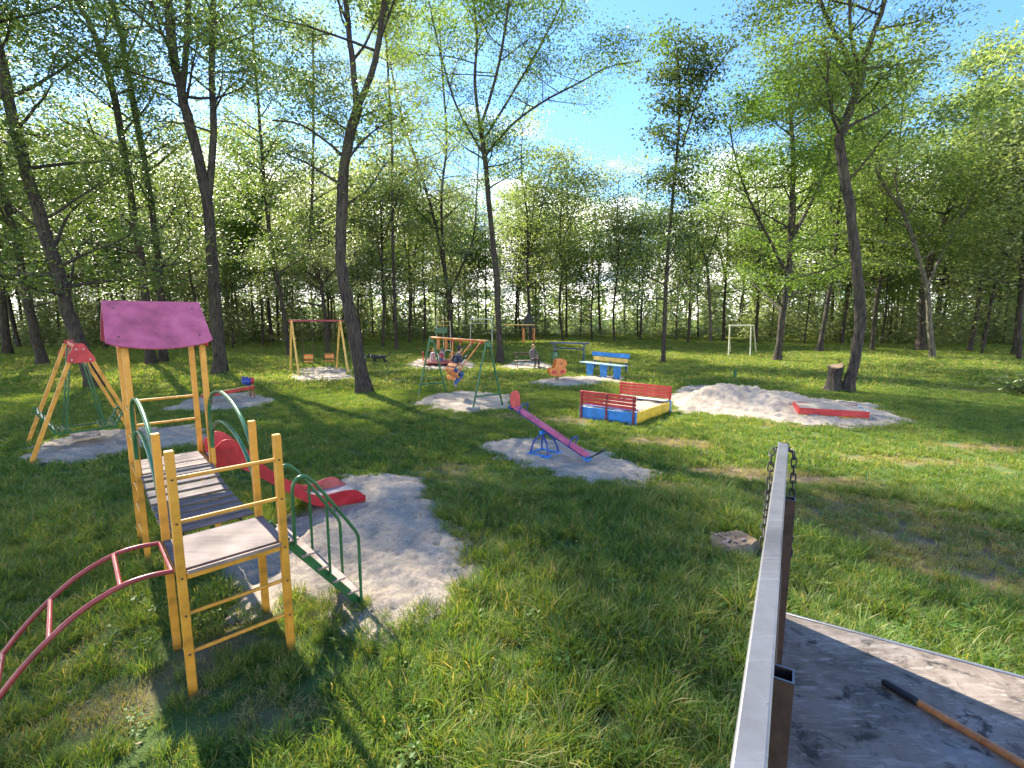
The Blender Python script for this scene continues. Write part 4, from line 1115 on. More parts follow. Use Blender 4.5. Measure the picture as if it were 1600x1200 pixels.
def yellow_twin_swing():
    c1 = A(455, 500, 25.3); c1.z = 0; c2 = A(531, 502, 26.2); c2.z = 0
    beam = (c2 - c1).normalized(); ax = Vector((0.56, -0.83, 0)).normalized()
    h = 2.78
    t = thing('swing_set', 'yellow swing frame with dark red beam and two orange seats, left of the Y-forked trunk', 'swing', (c1 + c2) / 2, 'swing sets of the playground')
    for c in (c1, c2): a_frame(t, c, ax, 1.25, h, M_yellow2, 0.055)
    MB().bar(c1 - beam * 0.14 + UP * h, c2 + beam * 0.14 + UP * h, 0.10, 0.11, UP, 0.01).build('beam', M_darkred, t)
    for c in (c1, c2):
        MB().box(c + UP * (h - 0.12), (0.16, 0.16, 0.26), Matrix((beam, UP.cross(beam), UP)).transposed(), 0.02).build('bracket', M_red, t)
    for f in (0.30, 0.74):
        p = c1.lerp(c2, f); Rm = Matrix((beam, UP.cross(beam), UP)).transposed()
        s = MB().box(p + UP * 0.62, (0.46, 0.34, 0.04), Rm, 0.01).build('seat', M_orange, t)
        MB().box(p + Rm @ Vector((0, 0.16, 0.86)), (0.46, 0.03, 0.26), Rm, 0.01).build('backrest', M_orange, s)
        MB().bar(p + Rm @ Vector((-0.23, -0.15, 0.86)), p + Rm @ Vector((0.23, -0.15, 0.86)), 0.03, 0.04, UP).build('bar', M_yellow2, s)
        for s1 in (-1, 1):
            MB().tube([p + beam * s1 * 0.25 + UP * (h - 0.03), p + beam * s1 * 0.25 + UP * 0.62], 0.014, 6).build('hanger', M_rust, t)
yellow_twin_swing()

SW_R = Vector((-0.80, 15.70, 0)); SW_L = Vector((-3.10, 18.50, 0)); SW_H = 2.2
SW_B = (SW_L - SW_R).normalized(); SW_F = Vector((0.80, 0.59, 0)).normalized()
SEAT_C = None
def green_swing():
    global SEAT_C
    t = thing('swing_set', 'green pipe swing frame with orange beam, a person swinging on it', 'swing', (SW_R + SW_L) / 2, 'swing sets of the playground')
    for c in (SW_R, SW_L):
        a_frame(t, c, SW_F, 0.62, SW_H, M_green, 0.034, 0.05, 0.42)
        MB().box(c + UP * (SW_H - 0.09), (0.14, 0.10, 0.22), Matrix((SW_F, UP.cross(SW_F), UP)).transposed(), 0.015).build('bracket', M_green, t)
    MB().lathe([(0.24, -0.05), (0.24, 0.04), (0.20, 0.06)], Matrix.Translation(SW_R - SW_F * 0.60 + UP * 0.03), 16).build('footing', plain('concrete', (0.22, 0.22, 0.20), 0.9), t)
    MB().tube([SW_R + UP * SW_H, SW_L + UP * SW_H], 0.045, 10).build('beam', M_orange, t)
    # occupied seat, swung back towards the camera side, and the empty one hanging straight
    for f0, ang, occ in ((0.10, math.radians(43), True), (0.44, 0.06, False)):
        p1 = SW_R.lerp(SW_L, f0) + UP * (SW_H - 0.03); p2 = p1 + SW_B * 0.50
        dv = (-SW_F * math.sin(ang) - UP * math.cos(ang)); L = 1.40
        sf = (SW_F * math.cos(ang) - UP * math.sin(ang)); su = -dv
        for p in (p1, p2):
            MB().bar(p, p + dv * L, 0.035, 0.03, SW_B).build('hanger', M_orange, t)
            MB().box(p - UP * 0.02, (0.09, 0.09, 0.12), None, 0.02).build('bracket', M_red, t)
        c = (p1 + p2) / 2 + dv * L
        Rm = Matrix((SW_B, -sf, su)).transposed()
        s = MB().box(c, (0.50, 0.36, 0.035), Rm, 0.008).build('seat', M_orange, t)
        MB().box(c + Rm @ Vector((0, 0.19, 0.22)), (0.50, 0.03, 0.12), Rm, 0.008).build('backrest', M_orange, s)
        MB().box(c + Rm @ Vector((0, 0.19, 0.07)), (0.50, 0.03, 0.09), Rm, 0.008).build('backrest', M_orange, s)
        if occ: SEAT_C = (c, sf, su)
green_swing()

def cream_swing_frame():
    a = G(1138, 557); b = G(1172, 557)
    ax = Vector((1, 0.05, 0)).normalized(); dep = Vector((0.28, 1, 0)).normalized()
    t = thing('pipe_swing', 'empty cream painted swing frame of thin pipes on the far lawn', 'swing frame', (a + b) / 2)
    h = 2.32; m = (a + b) / 2
    for k, off in ((0, 0.0), (1, 3.0)):
        c = m + dep * off
        a1 = c + Vector((-0.85, 0, 0)); b1 = c + Vector((0.85, 0, 0))
    tl = m + Vector((-0.62, 0.5, h)); tr = m + Vector((0.98, 0.5, h)); bl = m + Vector((0.35, 2.9, h)) ; br = m + Vector((2.05, 2.9, h))
    for p, q in ((a, tl + Vector((0, 0, 0))), (b, tr)):
        MB().tube([Vector((p.x, p.y, -0.1)), q], 0.05, 8).build('leg', M_cream, t)
    for p, q in ((m + Vector((0.95, 3.6, -0.1)), tl + Vector((0.55, 1.4, 0))), (m + Vector((3.1, 3.6, -0.1)), tr + Vector((0.9, 1.4, 0)))):
        MB().tube([p, q], 0.05, 8).build('leg', M_cream, t)
    MB().tube([tl, tr, tr + Vector((0.9, 1.4, 0)), tl + Vector((0.55, 1.4, 0)), tl], 0.045, 8).build('beam', M_cream, t)
cream_swing_frame()

# ------------------------------------------------------------------ seesaw
def seesaw():
    top = A(799, 636, 10.75); low = A(920, 724, 9.45)
    top.z = 0.98; low.z = 0.13
    d = (low - top).normalized(); L = (low - top).length
    n = UP.cross(d).normalized(); u = d.cross(n)
    if u.z < 0: u = -u
    Rm = Matrix((d, n, u)).transposed()
    mid = top.lerp(low, 0.46)
    t = thing('seesaw', 'seesaw with red plank on a blue beam, its left end up in the air', 'seesaw', Vector((mid.x, mid.y, 0)))
    MB().bar(top, low, 0.07, 0.07, u, 0.008).build('beam', M_navy, t)
    MB().box(top.lerp(low, 0.5) + u * 0.052, (L - 0.10, 0.21, 0.032), Rm, 0.006).build('plank', M_seesaw, t)
    # round red backrest at the raised end, standing across the plank
    dh0 = Vector((d.x, d.y, 0)).normalized(); m = Matrix((n, UP, dh0)).transposed().to_4x4(); m.translation = top + d * 0.12 + u * 0.05
    poly = [(-0.15, 0.0), (0.15, 0.0), (0.165, 0.14)] + [(0.165 * math.cos(k * math.pi / 10), 0.22 + 0.15 * math.sin(k * math.pi / 10)) for k in range(0, 11)] + [(-0.165, 0.14)]
    tilt = Matrix.Rotation(math.radians(-6), 4, 'X')
    MB().prism(poly, 0.022, m @ tilt).build('backrest', M_red, t)
    MB().box(top + d * 0.03, (0.10, 0.16, 0.10), Rm, 0.01).build('end_block', M_navy, t)
    # bent metal handles near both ends and the back bar at the low end
    for k in (0.15, 0.79):
        c = top.lerp(low, k) + u * 0.03
        pts = [c - n * 0.11 - u * 0.02, c - n * 0.13 + u * 0.10, c - n * 0.11 + u * 0.19, c + u * 0.22, c + n * 0.11 + u * 0.19, c + n * 0.13 + u * 0.10, c + n * 0.11 - u * 0.02]
        MB().tube(arc_pts(pts, 3), 0.0135, 8).build('handle', M_navy, t)
    c = low - d * 0.04
    MB().box(c, (0.13, 0.17, 0.09), Rm, 0.01).build('end_block', M_blue, t)
    e = c + u * 0.02
    for s in (-1, 1):
        MB().tube(arc_pts([e + n * s * 0.08, e + n * s * 0.09 + d * 0.13 + u * 0.13, e + n * s * 0.09 + d * 0.24 + u * 0.34], 3), 0.014, 8).build('back_bar', M_black, t)
    MB().tube([e - n * 0.09 + d * 0.24 + u * 0.34, e + n * 0.09 + d * 0.24 + u * 0.34], 0.014, 8).build('back_bar', M_black, t)
    # stand
    hub = mid - u * 0.07
    for s in (-1, 1):
        for k in (-1, 1):
            f = Vector((mid.x, mid.y, 0)) + Vector((d.x, d.y, 0)).normalized() * k * 0.24 + n * s * 0.22
            MB().tube(arc_pts([f, f + UP * 0.32 + (Vector((hub.x, hub.y, 0)) - Vector((f.x, f.y, 0))) * 0.3, hub + n * s * 0.08 - UP * 0.03], 3), 0.02, 8).build('stand_leg', M_navy, t)
    for k in (-1, 1):
        g0 = Vector((mid.x, mid.y, 0.045)) + Vector((d.x, d.y, 0)).normalized() * k * 0.24
        MB().bar(g0 - n * 0.3, g0 + n * 0.3, 0.06, 0.06, UP).build('foot', M_blue, t)
    for s in (-1, 1):
        g0 = Vector((mid.x, mid.y, 0.05)) + n * s * 0.22; dh = Vector((d.x, d.y, 0)).normalized()
        MB().bar(g0 - dh * 0.21, g0 + dh * 0.21, 0.05, 0.05, UP).build('foot', M_blue, t)
    MB().tube([hub - n * 0.12, hub + n * 0.12], 0.045, 12).build('pivot', M_blue, t)
seesaw()

# ------------------------------------------------------------------ sandbox with two benches
def sandbox():
    P0, P1, P2 = G(908, 651), G(992, 664), G(1058, 646)
    ex = (P1 - P0); lx = ex.length; ex.normalize(); ey = Vector((-ex.y, ex.x, 0)); ly = 2.45
    lx = 1.75
    P0 = P1 - ex * lx
    Rm = Matrix((ex, ey, UP)).transposed()
    def Q(x, y, z): return P0 + ex * x + ey * y + UP * z
    t = thing('sandbox', 'blue and yellow sandbox with two red slatted benches back to back across the sand', 'sandbox', Q(lx / 2, ly / 2, 0))
    h = 0.36
    for x0, x1 in ((0.02, 0.83), (0.88, lx - 0.02)):
        MB().box(Q((x0 + x1) / 2, 0.0, h / 2 - 0.03), (x1 - x0, 0.035, h), Rm, 0.005).build('side_board', M_blue, t)
    MB().box(Q(lx / 2, ly, h / 2 - 0.03), (lx - 0.04, 0.035, h), Rm, 0.005).build('side_board', M_blue, t)
    for x in (0.0, lx):
        MB().box(Q(x, ly / 2, h / 2 - 0.03), (0.035, ly - 0.05, h), Rm, 0.005).build('side_board', M_sandyel, t)
    for x in (0.0, lx):
        for y in (0, ly): MB().box(Q(x, y, h / 2 - 0.03), (0.075, 0.075, h + 0.06), Rm, 0.006).build('corner_post', M_blue, t)
    # benches on the two long sides: posts, backrest slats, a seat board
    for y, s, mt, shade in ((-0.035, 1, M_red, 0), (ly + 0.035, -1, M_red, 1)):
        for x in (0.03, lx / 2, lx - 0.03):
            MB().box(Q(x, y - s * 0.022, 0.38), (0.055, 0.03, 0.80), Rm, 0.004).build('bench_post', M_darkred if s > 0 else M_red, t)
        sl = MB().box((0, 0, 0), (lx + 0.06, 0.022, 0.085), None, 0.004).mesh('slat', mt)
        for k in range(4):
            m = Rm.to_4x4(); m.translation = Q(lx / 2, y + s * 0.006, 0.46 + 0.103 * k); piece('slat', sl, t, m)
        for k in (0, 1):
            st = MB().box(Q(lx / 2, y + s * (0.13 + 0.14 * k), 0.375), (lx - 0.1, 0.125, 0.025), Rm, 0.004).build('seat_board', M_white if s < 0 else M_navy, t)
    # raked sand inside
    n = 26; m = n
    xs = np.linspace(0.03, lx - 0.03, n); ys = np.linspace(0.03, ly - 0.03, m)
    X, Y = np.meshgrid(xs, ys)
    Z = 0.20 + fbm(X * 2 + 5, Y * 2, 61) * 0.14 + fbm(X * 9, Y * 9, 62) * 0.05
    V = np.stack([P0.x + ex.x * X + ey.x * Y, P0.y + ex.y * X + ey.y * Y, Z], -1).reshape(-1, 3)
    inv = np.array(world_of(t).translation); V = V - inv
    i = np.arange((n - 1) * (m - 1)); r, q = i // (n - 1), i % (n - 1); a = r * n + q
    o = bpy.data.objects.new('sand', np_mesh('sand', V, np.stack([a, a + 1, a + n + 1, a + n], 1), M_sand, True)); COL.objects.link(o); o.parent = t; o['kind'] = 'stuff'
sandbox()

def small_sandbox():
    a = G(1249, 650); b = G(1358, 657)
    ex = (b - a); lx = ex.length; ex.normalize(); ey = Vector((-ex.y, ex.x, 0)); ly = 1.15
    Rm = Matrix((ex, ey, UP)).transposed()
    def Q(x, y, z): return a + ex * x + ey * y + UP * z
    t = thing('small_sandbox', 'low red wooden box full of sand, at the right foot of the sand mound', 'sandbox', Q(lx / 2, ly / 2, 0))
    for y, mt in ((0, M_red), (ly, M_red)):
        MB().box(Q(lx / 2, y, 0.165), (lx, 0.03, 0.19), Rm, 0.004).build('board', mt, t)
    MB().box(Q(lx / 2, -0.002, 0.035), (lx, 0.034, 0.055), Rm, 0.004).build('board', M_sandyel, t)
    MB().box(Q(0, ly / 2, 0.14), (0.03, ly - 0.04, 0.24), Rm, 0.004).build('board', M_red, t)
    MB().box(Q(lx, ly / 2, 0.14), (0.03, ly - 0.04, 0.24), Rm, 0.004).build('board', M_paleblue, t)
    n, m = 24, 16
    X, Y = np.meshgrid(np.linspace(0.02, lx - 0.02, n), np.linspace(0.02, ly - 0.02, m))
    Z = 0.20 + 0.11 * np.sin(np.pi * X / lx) * np.sin(np.pi * Y / ly) + fbm(X * 5, Y * 5, 71) * 0.08
    V = np.stack([a.x + ex.x * X + ey.x * Y, a.y + ex.y * X + ey.y * Y, Z], -1).reshape(-1, 3) - np.array(world_of(t).translation)
    i = np.arange((n - 1) * (m - 1)); r, q = i // (n - 1), i % (n - 1); k = r * n + q
    o = bpy.data.objects.new('sand', np_mesh('sand', V, np.stack([k, k + 1, k + n + 1, k + n], 1), M_sand, True)); COL.objects.link(o); o.parent = t; o['kind'] = 'stuff'
small_sandbox()

# ------------------------------------------------------------------ benches, rails, bin, spring rider, carousel and far frames
def blue_bench():
    a = G(914, 587); b = G(972, 594); c = (a + b) / 2
    ex = (Vector((b.x, b.y - 0.3, 0)) - a).normalized(); ey = Vector((-ex.y, ex.x, 0)); Rm = Matrix((ex, ey, UP)).transposed()
    t = thing('plank_bench', 'blue bench with blue and yellow back boards on three wide blue plank legs', 'bench', c)
    def Q(x, y, z): return c + ex * x + ey * y + UP * z
    for x, y in ((-0.85, -0.05), (0.15, -0.12), (0.85, 0.05)):
        m = Matrix((ex, UP, -ey)).transposed().to_4x4(); m.translation = Q(x, y, 0)
        MB().prism([(-0.17, -0.05), (0.17, -0.05), (0.24, 0.68), (-0.24, 0.68)], 0.06, m).build('leg', M_blue, t)
    for k in range(3):
        MB().box(Q(0.0, -0.22 + 0.17 * k, 0.70), (2.75, 0.155, 0.04), Rm, 0.006).build('seat_board', M_paleblue, t)
    MB().box(Q(0.1, 0.36, 0.90), (2.2, 0.035, 0.19), Rm, 0.006).build('back_board', M_orange if False else M_yellow2, t)
    MB().box(Q(0.1, 0.37, 1.13), (2.45, 0.035, 0.20), Rm, 0.006).build('back_board', M_blue, t)
    for x in (-0.95, 0.1, 1.1): MB().box(Q(x, 0.405, 0.80), (0.08, 0.04, 0.85), Rm, 0.005).build('back_post', M_navy, t)
blue_bench()

def blue_rail():
    a = G(866, 566); b = G(912, 569); h = 1.28
    t = thing('balance_rail', 'dark blue horizontal rail frame standing behind the blue bench', 'rail', (a + b) / 2)
    d = (b - a).normalized()
    for p in (a, b): MB().tube([p - UP * 0.1, p + UP * h], 0.035, 8).build('post', M_navy, t)
    MB().bar(a - d * 0.3 + UP * (h + 0.03), b + d * 0.3 + UP * (h + 0.03), 0.30, 0.07, UP, 0.01).build('top_board', M_navy, t)
    MB().tube([a + UP * 0.95, b + UP * 0.95], 0.03, 8).build('lower_bar', M_navy, t)
blue_rail()

def litter_bin():
    p = G(867, 571)
    t = thing('litter_bin', 'small green metal bin with a dark lid, left of the blue rail', 'bin', p)
    MB().lathe([(0.15, 0.30), (0.19, 0.82), (0.185, 0.83), (0.145, 0.32)], Matrix.Translation(p), 14).build('bucket', M_green, t)
    MB().lathe([(0.17, 0.83), (0.14, 0.95), (0.05, 1.0)], Matrix.Translation(p), 14).build('lid', M_black, t)
    for s in (-1, 1): MB().tube([p + Vector((s * 0.2, 0, -0.05)), p + Vector((s * 0.2, 0, 0.85))], 0.02, 6).build('post', M_green, t)
litter_bin()

def spring_rider():
    p = G(870, 594)
    ex = Vector((0.95, 0.30, 0)).normalized(); ey = Vector((-ex.y, ex.x, 0)); m0 = Matrix((ex, UP, -ey)).transposed().to_4x4()
    t = thing('spring_rider', 'orange yellow spring rocker with red patches, left of the blue plank bench', 'spring rocker', p)
    poly = [(-0.42, 0.30), (-0.30, 0.18), (0.0, 0.13), (0.28, 0.18), (0.42, 0.30), (0.45, 0.46), (0.36, 0.52), (0.46, 0.66), (0.43, 0.84), (0.30, 0.95), (0.22, 0.88), (0.12, 0.97), (-0.04, 0.95), (-0.12, 0.86), (-0.13, 0.70), (-0.22, 0.55), (-0.40, 0.52), (-0.46, 0.42)]
    for s in (-1, 1):
        m = m0.copy(); m.translation = p + ey * s * 0.14 + UP * 0.06
        b = MB().prism([(x * 0.98, z) for x, z in poly], 0.03, m).build('side_panel', M_orange, t)
        for cx, cz, r in ((-0.20, 0.34, 0.14), (0.22, 0.36, 0.13)):
            pl = [(cx + r * math.cos(k * 0.628), cz + r * 0.7 * math.sin(k * 0.628)) for k in range(10)]
            mm = m.copy(); mm.translation = m.translation + ey * s * 0.018
            MB().prism(pl, 0.006, mm).build('red_patch', M_red, b)
    MB().box(p + UP * 0.52 - ex * 0.12, (0.34, 0.26, 0.03), Matrix((ex, ey, UP)).transposed(), 0.006).build('seat', M_yellow2, t)
    MB().tube([p + ex * 0.16 - ey * 0.24 + UP * 0.80, p + ex * 0.16 + ey * 0.24 + UP * 0.80], 0.02, 8).build('handle', M_navy, t)
    MB().tube([p + UP * (0.30 * k / 60 - 0.02) + Vector((math.cos(k * 0.52), math.sin(k * 0.52), 0)) * 0.09 for k in range(61)], 0.016, 6).build('spring', M_black, t)
spring_rider()

def carousel():
    p = G(690, 571); r = 1.22
    t = thing('carousel', 'small roundabout with dark red deck and pale rails on a ring of sand', 'roundabout', p)
    MB().lathe([(r * 0.96, 0.20), (r, 0.22), (r, 0.29), (r * 0.97, 0.31), (0.1, 0.315)], Matrix.Translation(p), 32).build('deck', M_darkred, t)
    MB().lathe([(0.10, -0.05), (0.10, 0.95), (0.06, 1.0)], Matrix.Translation(p), 12).build('axle', M_steel, t)
    for k in range(6):
        a = k * math.pi / 3 + 0.3; d = Vector((math.cos(a), math.sin(a), 0)); n = Vector((-d.y, d.x, 0))
        MB().tube(arc_pts([p + d * r * 0.9 - n * 0.26 + UP * 0.3, p + d * r * 0.93 - n * 0.24 + UP * 0.78, p + d * r * 0.93 + UP * 0.88, p + d * r * 0.93 + n * 0.24 + UP * 0.78, p + d * r * 0.9 + n * 0.26 + UP * 0.3], 3), 0.022, 6).build('rail', (M_red, M_white, M_orange)[k % 3], t)
carousel()

def metal_bench():
    a = G(806, 576); b = G(836, 575)
    d = (b - a).normalized(); d = (d + Vector((0, -0.05, 0))).normalized(); n = Vector((-d.y, d.x, 0))
    L = 1.35
    t = thing('metal_bench', 'bench with thin black pipe frame and pale seat board, the seated woman on it', 'bench', a + d * L / 2)
    for k in (0.03, L):
        c = a + d * k
        MB().tube([c - n * 0.2 - UP * 0.05, c - n * 0.2 + UP * 0.66, c + n * 0.22 + UP * 0.66, c + n * 0.22 - UP * 0.05], 0.02, 6).build('end_frame', M_black, t)
        MB().tube([c + n * 0.22 + UP * 0.45, c + n * 0.30 + UP * 0.92], 0.02, 6).build('back_post', M_black, t)
    for y in (-0.13, 0.0, 0.13):
        MB().box(a + d * L / 2 + n * y + UP * 0.46, (L + 0.1, 0.11, 0.03), Matrix((d, n, UP)).transposed(), 0.005).build('seat_board', M_tread, t)
    MB().box(a + d * L / 2 + n * 0.29 + UP * 0.84, (L + 0.1, 0.03, 0.12), Matrix((d, n, UP)).transposed(), 0.005).build('back_board', M_rust, t)
metal_bench()

def far_frames():
    c = A(693, 525, 44.0); c.z = 0
    t = thing('climbing_wall', 'pale yellow ladder frame with dark green panel, in front of the vase-shaped tree', 'climbing frame', c)
    for x in (-0.62, 0.0, 0.62): MB().tube([c + Vector((x, 0, -0.1)), c + Vector((x, 0, 3.1 if x < 0.3 else 2.6))], 0.035, 6).build('post', M_cream, t)
    for z in (0.5, 1.0, 2.2, 2.55, 2.85): MB().tube([c + Vector((-0.62, 0, z)), c + Vector((0.62 if z < 2.6 else 0.0, 0, z))], 0.028, 6).build('rung', M_yellow2, t)
    MB().box(c + Vector((-0.20, -0.05, 1.75)), (1.1, 0.04, 0.55), None, 0.01).build('panel', M_green, t)
    for x in (-0.35, 0.35): MB().box(c + Vector((x, -0.9, 0.55)), (0.24, 0.08, 1.0), None, 0.01).build('board', M_orange, t)
    c = A(752, 528, 47.0); c.z = 0
    t = thing('pull_up_frame', 'thin white pipe frame behind the green swing', 'pull-up bar', c)
    for x in (-1.05, 1.05): MB().tube([c + Vector((x, 0, -0.1)), c + Vector((x, 0, 2.75))], 0.035, 6).build('post', M_white, t)
    MB().tube([c + Vector((-1.05, 0, 2.75)), c + Vector((1.05, 0, 2.75))], 0.045, 6).build('crossbar', M_white, t)
    MB().tube([c + Vector((-1.05, 0, 2.35)), c + Vector((1.05, 0, 2.35))], 0.02, 6).build('crossbar', M_white, t)
    c = A(812, 545, 41.0); c.z = 0
    t = thing('horizontal_bar', 'low exercise bar with orange top pole on thin dark posts, behind the metal bench', 'exercise bar', c)
    for x in (-1.2, 1.15): MB().tube([c + Vector((x, 0, -0.1)), c + Vector((x, 0, 2.3))], 0.03, 6).build('post', M_black, t)
    MB().tube([c + Vector((-1.35, 0, 2.3)), c + Vector((1.3, 0, 2.3))], 0.055, 8).build('top_pole', M_yellow2, t)
    c = A(826, 528, 56.0); c.z = 0
    t = thing('play_tower', 'small wooden play tower with dark hipped top and orange legs, far back', 'play tower', c)
    for x in (-0.6, 0.6):
        for y in (-0.5, 0.5): MB().box(c + Vector((x, y, 0.85)), (0.22, 0.16, 1.9), None, 0.01).build('leg', M_orange, t)
    MB().lathe([(1.15, 1.75), (0.9, 2.4), (0.25, 3.3)], Matrix.Translation(c) @ Matrix.Rotation(0.785, 4, 'Z'), 4).build('roof', plain('dark_shingle', (0.05, 0.05, 0.045), 0.9), t)
far_frames()

def green_stub():
    p = G(1148, 592); t = thing('green_stub', 'short green pipe stub sticking out of the lawn, right of the red sandbox', 'post', p)
    MB().tube([p - UP * 0.1, p + UP * 0.42], 0.075, 12).build('pipe', M_green, t)
    MB().lathe([(0.085, 0.40), (0.09, 0.44), (0.05, 0.46)], Matrix.Translation(p), 12).build('cap', M_green, t)
green_stub()

def stump():
    p = G(1309, 612); p = p + Vector((-0.10, 0.15, 0))
    t = thing('broken_stump', 'broken old stump with a flat top, grown against the tall curving trunk', 'stump', p)
    R = random.Random(3); n = 18; V = []; Fc = []
    prof = [(0.40, -0.2), (0.36, 0.0), (0.29, 0.20), (0.255, 0.55), (0.265, 0.88), (0.28, 1.00), (0.25, 1.03)]
    for i, (r, z) in enumerate(prof):
        for k in range(n):
            a = 2 * math.pi * k / n; rr = r * (1 + 0.10 * math.sin(3 * a + 1) + R.uniform(-0.06, 0.06)); lean = z * 0.06
            V.append(p + Vector((rr * math.cos(a) + lean, rr * math.sin(a), z + (R.uniform(-0.05, 0.06) + 0.07 * math.sin(a + 1) if i > 4 else 0))))
    for i in range(len(prof) - 1):
        for k in range(n):
            k2 = (k + 1) % n; Fc.append((i * n + k, i * n + k2, (i + 1) * n + k2, (i + 1) * n + k))
    m = MB(); m.add(V, Fc); m.build('bark', M_bark, t, 70)
    m = MB(); top = V[-n:]; m.add(top, [tuple(range(n))]); m.build('cut_face', M_cutwood, t)
stump()

def flat_stump():
    c = G(1146, 852)
    t = thing('rotten_stump', 'flat rotten tree stump in the grass, left of the trailer side rail', 'stump', c)
    R = random.Random(8); n = 22; V = []; Fc = []
    prof = [(0.30, -0.08), (0.28, 0.03), (0.235, 0.085), (0.19, 0.075), (0.13, 0.055), (0.06, 0.085), (0.015, 0.07)]
    prof = [(r * 1.10, z + 0.015) for r, z in prof]
    for i, (r, z) in enumerate(prof):
        for k in range(n):
            a = 2 * math.pi * k / n; rr = r * (1 + 0.12 * math.sin(2 * a + 0.6) + R.uniform(-0.09, 0.09))
            V.append(c + Vector((rr * math.cos(a) * 1.05, rr * math.sin(a) * 0.9, z + R.uniform(-0.018, 0.022))))
    for i in range(len(prof) - 1):
        for k in range(n):
            k2 = (k + 1) % n; Fc.append((i * n + k, i * n + k2, (i + 1) * n + k2, (i + 1) * n + k))
    Fc.append(tuple((len(prof) - 1) * n + k for k in range(n)))
    m = MB(); m.add(V, Fc); m.build('wood', M_cutwood, t, 30)
    for k in range(9):
        a = R.uniform(0, 6.28); p = c + Vector((math.cos(a) * R.uniform(0.05, 0.3), math.sin(a) * R.uniform(0.05, 0.26), 0.10)); q = Vector((R.uniform(-1, 1), R.uniform(-1, 1), R.uniform(-0.1, 0.2))) * 0.07
        MB().bar(p - q, p + q, 0.035, 0.012, UP, 0.003).build('chip', M_tread if k % 3 else M_cutwood, t)
flat_stump()

def right_bush():
    b = G(1612, 622)
    R = random.Random(17); mb = MB(); cl = []
    for k in range(16):
        a = R.uniform(0, 6.28); l = R.uniform(0.5, 1.15); el = R.uniform(0.1, 0.9)
        d = Vector((math.cos(a) * math.cos(el), math.sin(a) * math.cos(el), math.sin(el)))
        P = [b, b + d * l * 0.5 + UP * 0.15, b + d * l + UP * 0.08]
        mb.tube(P, [0.02, 0.012, 0.004], 5, False)
        for f in np.linspace(0.3, 1.05, 7): cl.append((P[0].lerp(P[2], f) + UP * 0.1, 0.5, 1.0))
    mb.tube([b - UP * 0.2, b + UP * 0.7], [0.04, 0.015], 6)
    cen = np.array([tuple(c[0]) for c in cl]); rg = np.random.default_rng(5); ii = rg.integers(0, len(cen), 1800)
    C = cen[ii] + rg.normal(0, 0.09, (1800, 3)); C[:, 2] = np.maximum(C[:, 2], 0.05)
    add_tree('shrub', 'dark leafy shrub cut by the right edge of the photo', 'shrub', b, (mb, C, np.zeros(1800)), M_leafdark, None, 0.15, 3, None, 0.2, 0.35)
right_bush()

# ------------------------------------------------------------------ trailer under the camera, chains and tool handle
TR_END = Vector((1.524, 2.622, 0)); TR_R = Vector((0.507, 0.862, 0)).normalized(); TR_S = Vector((TR_R.y, -TR_R.x, 0))
def TQ(l, w, z): return TR_END - TR_R * l + TR_S * w + UP * z
M_floor = None
def floor_mat():
    m, N, L, b = new_mat('worn_floor_sheet')
    tc = N.new('ShaderNodeTexCoord').outputs['Object']
    n1 = noise(N, L, tc, 2.6, 10, 0.68, 1.2)
    c = ramp(N, L, n1.outputs['Fac'], [(0.34, (0.075, 0.058, 0.046)), (0.45, (0.150, 0.120, 0.098)), (0.54, (0.205, 0.168, 0.140)), (0.64, (0.23, 0.205, 0.19))])
    mp = N.new('ShaderNodeMapping'); L.new(tc, mp.inputs['Vector']); mp.inputs['Rotation'].default_value = (0, 0, 0.55); mp.inputs['Scale'].default_value = (3, 16, 3)
    n2 = noise(N, L, mp.outputs[0], 2.0, 7, 0.7, 1.0)
    s = ramp(N, L, n2.outputs['Fac'], [(0.52, (0, 0, 0)), (0.66, (0.8, 0.8, 0.8))])
    c1 = mixc(N, L, s.outputs['Color'], c.outputs['Color'], (0.36, 0.32, 0.28))
    n3 = noise(N, L, tc, 6.0, 8, 0.75, 0.6)
    d = ramp(N, L, n3.outputs['Fac'], [(0.38, (0.9, 0.9, 0.9)), (0.47, (0, 0, 0))])
    L.new(mixc(N, L, d.outputs['Color'], c1, (0.012, 0.011, 0.011)), b.inputs['Base Color'])
    rr = ramp(N, L, n1.outputs['Fac'], [(0.35, (0.55,) * 3), (0.65, (0.85,) * 3)]); L.new(rr.outputs['Color'], b.inputs['Roughness'])
    bump(N, L, n2.outputs['Fac'], 0.35, 0.006, b)
    return m
